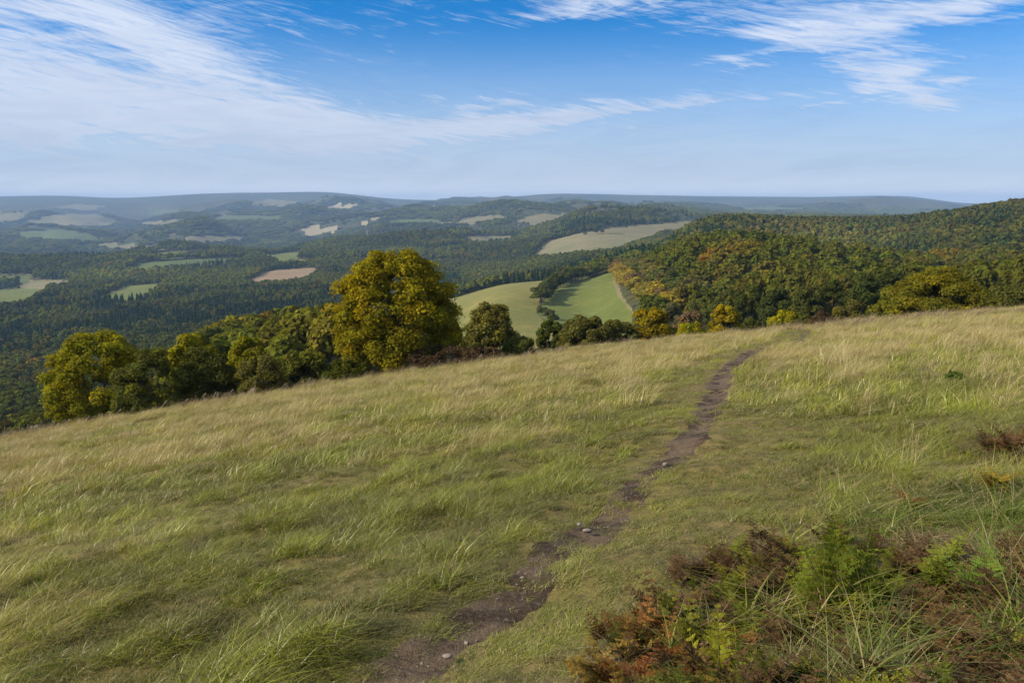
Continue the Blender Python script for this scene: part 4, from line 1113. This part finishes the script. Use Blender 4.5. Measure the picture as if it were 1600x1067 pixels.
o['label'] = 'rough meadow grass, green with shade tinted into the hollows and straw coloured towards the brow'

# ------------------------------------------------------------------ ferns, weeds and litter by the path
def frond_geo(g, L, wid, pairs, arch, droop=0.25, sparse=0.0):
    """one bracken frond rising along +z and arching to +y, pinnae split into pinnules"""
    ts = np.linspace(0, 1, 14)
    rp = np.stack([0.03 * L * np.sin(ts * 3), -arch * L * ts ** 2.2, L * (ts - droop * arch * ts ** 2.5)], 1)
    rv, rf = tube_geo(rp, np.linspace(.0028, .0008, 14), 4)
    P, T, S, N = [], [], [], []
    for k in range(pairs):
        t = 0.22 + 0.76 * k / (pairs - 1)
        c = np.array([np.interp(t, ts, rp[:, j]) for j in range(3)]); c2 = np.array([np.interp(min(t + .03, 1), ts, rp[:, j]) for j in range(3)])
        ax = unit(c2 - c); env = wid * (1 - (k / (pairs - 0.3)) ** 1.25) * g.uniform(0.85, 1.1)
        for sgn in (-1, 1):
            if g.random() < sparse: continue
            out = unit(np.array([sgn, 0.10 + 0.15 * g.normal(), 0.0]) + ax * 0.45 + [0, 0, g.normal() * .08])
            nrm_ = unit(np.cross(out, ax)) * sgn
            nn = max(3, int(4 + 7 * env / wid))
            for j in range(nn):
                f_ = (j + .6) / nn; b_ = c + out * env * f_ - np.array([0, 0, 0.10 * env * f_ ** 2])
                pl = env * 0.30 * (1 - f_) ** .8 + 0.004
                for s2 in (-1, 1):
                    d = unit(ax * s2 + out * 0.55 + 0.12 * g.normal(size=3))
                    P.append(b_); T.append(d * pl); S.append(unit(np.cross(nrm_, d)) * min(pl * .36, 0.011) + 1e-5); N.append(nrm_)
    P, T, S = np.array(P), np.array(T), np.array(S); n = len(P)
    Vq = np.stack([P, P + T * .5 + S, P + T, P + T * .5 - S], 1).reshape(-1, 3)
    return np.vstack([rv, Vq]), np.vstack([rf, np.arange(4 * n).reshape(-1, 4) + len(rv)])
def fern(name, label, u_, v_, spec, col, seed, turn=0.0, group=None, cat='fern'):
    if name == 'bracken' and v_ > 850: spec = [(q_[0] * .72, *q_[1:]) for q_ in spec]
    g = np.random.default_rng(seed); x, y = gpt(u_, v_)
    e = bpy.data.objects.new(name, None); scene.collection.objects.link(e); e.location = (x, y, hs(x, y) - 0.01)
    for (L, wid, pr, arch, az, lean, *yt) in spec:
        v, f = frond_geo(g, L, wid, pr, arch, sparse=0.04 if turn < .5 else .15)
        me = mesh_from(v, f, 'frond'); set_face_attr(me, 'var', g.random(len(f))); set_face_attr(me, 'turn', np.clip(turn + g.normal(0, .25, len(f)), 0, 1))
        o = link('frond', me, ML_OBJ, e); o.color = (*(np.array(col) * g.uniform(.85, 1.15)), 1)
        o.rotation_euler = (R(lean), R(yt[0] if yt else g.normal(0, 5)), R(az))
    set_thing(e, label, cat, group)
FG = (.120, .140, .018); FY = (.210, .205, .022); FR = (.125, .052, .022); FB = (.110, .070, .036)
fern('fern', 'large fresh green fern beside the dark hollow', 1325, 985, [(.60, .20, 13, .06, 180, 8, 6), (.54, .17, 12, .08, 190, 8, -20), (.52, .17, 12, .08, 170, 8, 28), (.42, .14, 10, .15, 196, 10, -42), (.40, .14, 10, .15, 165, 10, 50)], FG, 1)
fern('fern', 'small yellow-green fern in front of the dark hollow', 1128, 1075, [(.36, .11, 8, .3, 175, 0, 2), (.30, .09, 7, .5, 200, 4, -42), (.28, .09, 7, .5, 160, 4, 44)], FY, 2)
fern('fern', 'pale green fern among the rank grass on the right', 1540, 960, [(.36, .13, 11, .5, 160, 8), (.32, .11, 10, .6, 215, 8)], (.12, .17, .03), 3)
for k, (u_, v_, L, c_, lab) in enumerate([
    (1000, 1085, .26, FR, 'rust red bracken, middle of the bottom edge'), (955, 1075, .20, FR, 'small rust red bracken, leftmost at the bottom edge'),
    (1052, 1060, .24, FR, 'rust red bracken left of the small yellow-green fern'), (1030, 1015, .20, FB, 'brown withered bracken above the rust red ones'),
    (1095, 1010, .22, (.15, .075, .03), 'reddish brown bracken at the left lip of the dark hollow'), (1085, 1095, .26, (.19, .09, .022), 'orange bracken at the bottom edge under the yellow-green fern'),
    (1150, 925, .26, (.13, .12, .018), 'olive yellow bracken at the upper left of the dark hollow'), (1195, 900, .27, (.10, .12, .016), 'olive green bracken above the dark hollow'),
    (1115, 960, .22, (.11, .075, .03), 'brown bracken left of the dark hollow'), (1240, 905, .24, (.09, .075, .025), 'dull brown bracken left of the large green fern'),
    (1225, 865, .20, (.15, .105, .03), 'tan bracken tips above the dark hollow'), (1290, 1060, .2, FB, 'brown withered bracken below the large green fern'),
    (1580, 715, .34, (.11, .060, .034), 'dark brown dead bracken at the right edge of the meadow'), (1548, 712, .30, (.10, .062, .036), 'brown dead bracken left of the one at the right edge'),
    (1612, 705, .34, (.12, .066, .036), 'brown dead bracken cut by the right edge'),
    (1428, 800, .22, (.15, .065, .028), 'small rusty weed standing in the rank grass'), (1555, 770, .26, (.17, .12, .02), 'yellowing bracken below the dead brown ones'),
    (1410, 905, .24, FB, 'brown bracken right of the large green fern'), (1455, 890, .22, (.13, .08, .04), 'tan brown bracken among the fallen stems')]):
    n_ = 5
    fern('bracken', lab, u_, v_, [(L * random.Random(k * 9 + j).uniform(.7, 1.15), L * .36, 9, random.Random(k + j).uniform(.4, 1.0), 360 / n_ * j + k * 37, 10) for j in range(n_)], c_, 30 + k, 0.25, 'autumn bracken around the hollow' if v_ > 740 or k == 15 else 'dead bracken at the right edge', 'bracken')
for k, (u_, v_, s_, lab) in enumerate([(1490, 600, .11, 'dark green leafy weed clump in the dry grass on the right'), (1100, 1040, .0, '')]):
    if not s_: continue
    g = np.random.default_rng(k + 70); x_, y_ = gpt(u_, v_)
    c, r_ = lobes_on(g, 16, s_ * 1.5, s_ * .7, s_ * .7, .3)
    me = crown_from_lobes('leaves', g, c, r_, 700, .07, 0, .8, False)
    e = bpy.data.objects.new('weed', None); scene.collection.objects.link(e); e.location = (x_, y_, hs(x_, y_))
    o = link('leaves', me, ML_OBJ, e); o.color = (.085, .115, .028, 1)
    link('stem', trunk_mesh('stem', g, s_ * 1.2, .012, c, 3, 9, .05), M_BARK, e)
    set_thing(e, lab, 'weed')
# low bracken and bramble cover nobody could count
UND = bpy.data.collections.new('undergrowth_sources')
ML_UND = ML_INS
for k in range(5):
    gg = np.random.default_rng(200 + k); ps = []
    for j in range(5):
        v, f = frond_geo(gg, gg.uniform(.12, .24), gg.uniform(.06, .09), 7, gg.uniform(.4, 1.1), sparse=.1)
        a_ = gg.uniform(0, 6.28); ca, sa_ = math.cos(a_), math.sin(a_)
        ps.append((v @ np.array([[ca, sa_, 0], [-sa_, ca, 0], [0, 0, 1]]) + [gg.normal(0, .04), gg.normal(0, .04), 0], f))
    v, f = join_geo(ps); me = mesh_from(v, f, 'undergrowth'); set_face_attr(me, 'var', gg.random(len(f))); set_face_attr(me, 'turn', np.clip(gg.normal(.1, .3, len(f)), 0, 1)); me.materials.append(ML_UND)
    UND.objects.link(bpy.data.objects.new('undergrowth_source_%02d' % k, me))
def cover(name, label, poly, n, cols, wob=.2, hk=1.0):
    g = np.random.default_rng(len(label)); Pn = np.array(poly); lo, hi = Pn.min(0) - .3, Pn.max(0) + .3
    x = g.uniform(lo[0], hi[0], n); y = g.uniform(lo[1], hi[1], n); m = soft_in(x, y, poly, wob) & (y > .3); x, y = x[m], y[m]; n = len(x)
    kk = np.clip(((fbm(x / .4, y / .4, 2, 33) + 1) / 2 * len(cols) + g.normal(0, .6, n)).astype(int), 0, len(cols) - 1)
    t = np.array(cols)[kk] * g.uniform(.7, 1.3, (n, 1))
    o = scatter(name, UND, np.stack([x, y, ground(x, y)], 1), g.uniform(.6, 1.25, n) * hk, g.uniform(0, 6.28, n), t, g.integers(0, 5, n)); o['label'] = label
cover('bracken_cover', 'low rust red and orange bracken cover along the bottom edge', [gpt(*p) for p in [(900, 1180), (940, 1060), (1000, 985), (1090, 960), (1150, 1010), (1160, 1180)]], 380, [(.11, .050, .024), (.16, .075, .028), (.075, .085, .02), (.14, .095, .025), (.07, .045, .028)], hk=.75)
cover('undergrowth', 'mixed low green, olive and brown undergrowth around the dark hollow', [gpt(*p) for p in [(1050, 960), (1110, 880), (1200, 840), (1330, 850), (1420, 880), (1560, 870), (1700, 900), (1750, 1180), (1150, 1180), (1110, 1040)]], 430, [(.085, .050, .028), (.090, .105, .016), (.075, .048, .028), (.110, .066, .034), (.105, .105, .018), (.055, .040, .024)])
# litter of dead stems in the hollow
g = np.random.default_rng(8)
LIT = bpy.data.collections.new('litter_sources')
for k in range(4):
    me = tuft('litter', [dict(n=30, R_=.10, h=.05, hv=.4, wd=.0045, lean=.1, leanv=1.3, curl=.7, segs=4, dry=.10)], g)
    LIT.objects.link(bpy.data.objects.new('litter_source_%02d' % k, me))
def litter(name, label, poly, n, cols, hk=1.0, wob=.15):
    Pn = np.array(poly); lo, hi = Pn.min(0) - .3, Pn.max(0) + .3
    x = g.uniform(lo[0], hi[0], n); y = g.uniform(lo[1], hi[1], n); m = soft_in(x, y, poly, wob) & (y > .3); x, y = x[m], y[m]; n = len(x)
    t = np.array(cols)[g.integers(0, len(cols), n)] * g.uniform(.6, 1.3, (n, 1))
    sc = g.uniform(.7, 1.3, n) * hk
    o = scatter(name, LIT, np.stack([x, y, ground(x, y)], 1), sc, g.uniform(0, 6.28, n), t, g.integers(0, 4, n)); o['label'] = label
litter('dead_stems', 'tangle of dead brown stems lying in the dark hollow', HOLLOW, 1900, [(.10, .065, .040), (.060, .042, .030), (.20, .145, .085), (.035, .026, .020)])
litter('fallen_bracken', 'matted tan and red-brown fallen bracken stems in the rank grass', [gpt(*p) for p in [(1360, 900), (1400, 850), (1520, 835), (1650, 880), (1620, 930), (1450, 900)]], 420, [(.22, .14, .08), (.14, .075, .045), (.28, .2, .12)], 1.2)
litter('dead_bracken_litter', 'dark brown litter under the dead bracken at the right edge', [gpt(*p) for p in [(1530, 715), (1570, 680), (1680, 670), (1700, 720), (1600, 728)]], 500, [(.12, .065, .038), (.075, .045, .03)], 1.6)
# stones on the path
def mat_stone():
    m, w, b = new_mat('stone'); p = w.node('ShaderNodeTexCoord').outputs['Object']
    w.l.new(w.mix(w.noise(p, 6, 5), (0.09, 0.075, 0.06), (0.26, 0.22, 0.18)), b.inputs['Base Color']); return m
M_STONE = mat_stone()
STN = bpy.data.collections.new('stone_sources')
def stone_mesh(g):
    v, f = ICO2; d = 1 + 0.28 * np.sin(v @ g.normal(0, 2.2, 3) + 1)[:, None] + 0.06 * g.normal(size=(len(v), 1))
    me = mesh_from(v * d * [1, .75, .5], f, 'stone'); me.materials.append(M_STONE); return me
for k in range(4): STN.objects.link(bpy.data.objects.new('stone_source_%02d' % k, stone_mesh(g)))
n = 1000; s_ = g.uniform(3, 26, n); off = g.normal(0, .13, n)
x = np.interp(s_, ARC, PATH[:, 0]) + off * np.interp(s_, sa, nrm[:, 0]); y = np.interp(s_, ARC, PATH[:, 1]) + off * np.interp(s_, sa, nrm[:, 1])
o = scatter('gravel', STN, np.stack([x, y, ground(x, y) + .014], 1), np.exp(g.normal(-5.2, .45, n)), g.uniform(0, 6.28, n), np.ones((n, 3)), g.integers(0, 4, n)); o['label'] = 'small stones and crumbs of earth on the trodden path'
for k, (u_, v_, s_, lab) in enumerate([(918, 832, .034, 'pale stone in the middle of the path'), (905, 822, .022, 'small pale stone just beyond the middle one on the path'), (700, 1030, .026, 'small grey stone at the near end of the path'), (1040, 728, .03, 'grey stone on the path where it bends')]):
    x_, y_ = gpt(u_, v_); o = link('stone', stone_mesh(g)); o.location = (x_, y_, hs(x_, y_) + s_ * .5); o.scale = (s_, s_, s_); o.rotation_euler[2] = k * 1.3
    set_thing(o, lab, 'stone')
# distant lattice pylon on the rounded hill
px_, py_ = hit(574, 372, 1900, 3200); pz_ = hs(px_, py_)
parts = []
for sx in (-1, 1):
    for sy in (-1, 1): parts.append(tube_geo([(sx * 3, sy * 3, 0), (sx * 1, sy * 1, 20), (0, 0, 33)], [.35, .3, .2], 4))
for h_ in (5, 10, 15, 20, 25):
    q_ = 3 - 2 * h_ / 20 if h_ <= 20 else 1 - (h_ - 20) / 13
    for a_, b_ in (((-q_, -q_), (q_, -q_)), ((q_, -q_), (q_, q_)), ((q_, q_), (-q_, q_)), ((-q_, q_), (-q_, -q_))): parts.append(tube_geo([(*a_, h_), (*b_, h_ + 2)], [.2, .2], 4))
v, f = join_geo(parts); pyl = bpy.data.objects.new('pylon', None); scene.collection.objects.link(pyl); pyl.location = (px_, py_, pz_)
mm_, w_, b_ = new_mat('galvanised_steel'); b_.inputs['Base Color'].default_value = (.45, .46, .47, 1); b_.inputs['Metallic'].default_value = .6
link('tower', mesh_from(v, f, 'tower'), mm_, pyl)
for h_, l_ in ((22, 7), (27, 6)):
    v, f = join_geo([tube_geo([(-l_, 0, h_), (0, 0, h_ + .8), (l_, 0, h_)], [.15, .4, .15], 4), tube_geo([(-l_, 0, h_ + .1), (0, 0, h_ + 2), (l_, 0, h_ + .1)], [.1, .2, .1], 4)])
    link('crossarm', mesh_from(v, f, 'crossarm'), mm_, pyl)
set_thing(pyl, 'tiny grey lattice pylon on the rounded wooded hill behind the big tree', 'pylon')
# brown seed heads and dead bents standing along the brow
g = np.random.default_rng(91)
SDH = bpy.data.collections.new('seedhead_sources')
for k in range(3):
    me = tuft('seedheads', [dict(n=22, R_=.22, h=.42, hv=.25, wd=.011, lean=.45, leanv=.25, curl=.15, segs=3, dry=.12, heads=.6)], g)
    SDH.objects.link(bpy.data.objects.new('seedhead_source_%02d' % k, me))
n = 1500; a = g.uniform(-34, 30, n); y = g.uniform(42, 53, n); x = a
mk = fbm(x / 3.5, y / 2, 3, 17) > np.where(x < 3, -0.05, 0.15); x, y = x[mk], y[mk]; n = len(x)
tc = np.array([(.15, .095, .055), (.10, .065, .042), (.20, .15, .08)])[g.integers(0, 3, n)]
o = scatter('dead_bents', SDH, np.stack([x, y, ground(x, y)], 1), g.uniform(.6, 1.15, n), g.normal(0, .4, n), tc, g.integers(0, 3, n))
o['label'] = 'brown seed heads and dead grass stems along the brow in front of the bushes'
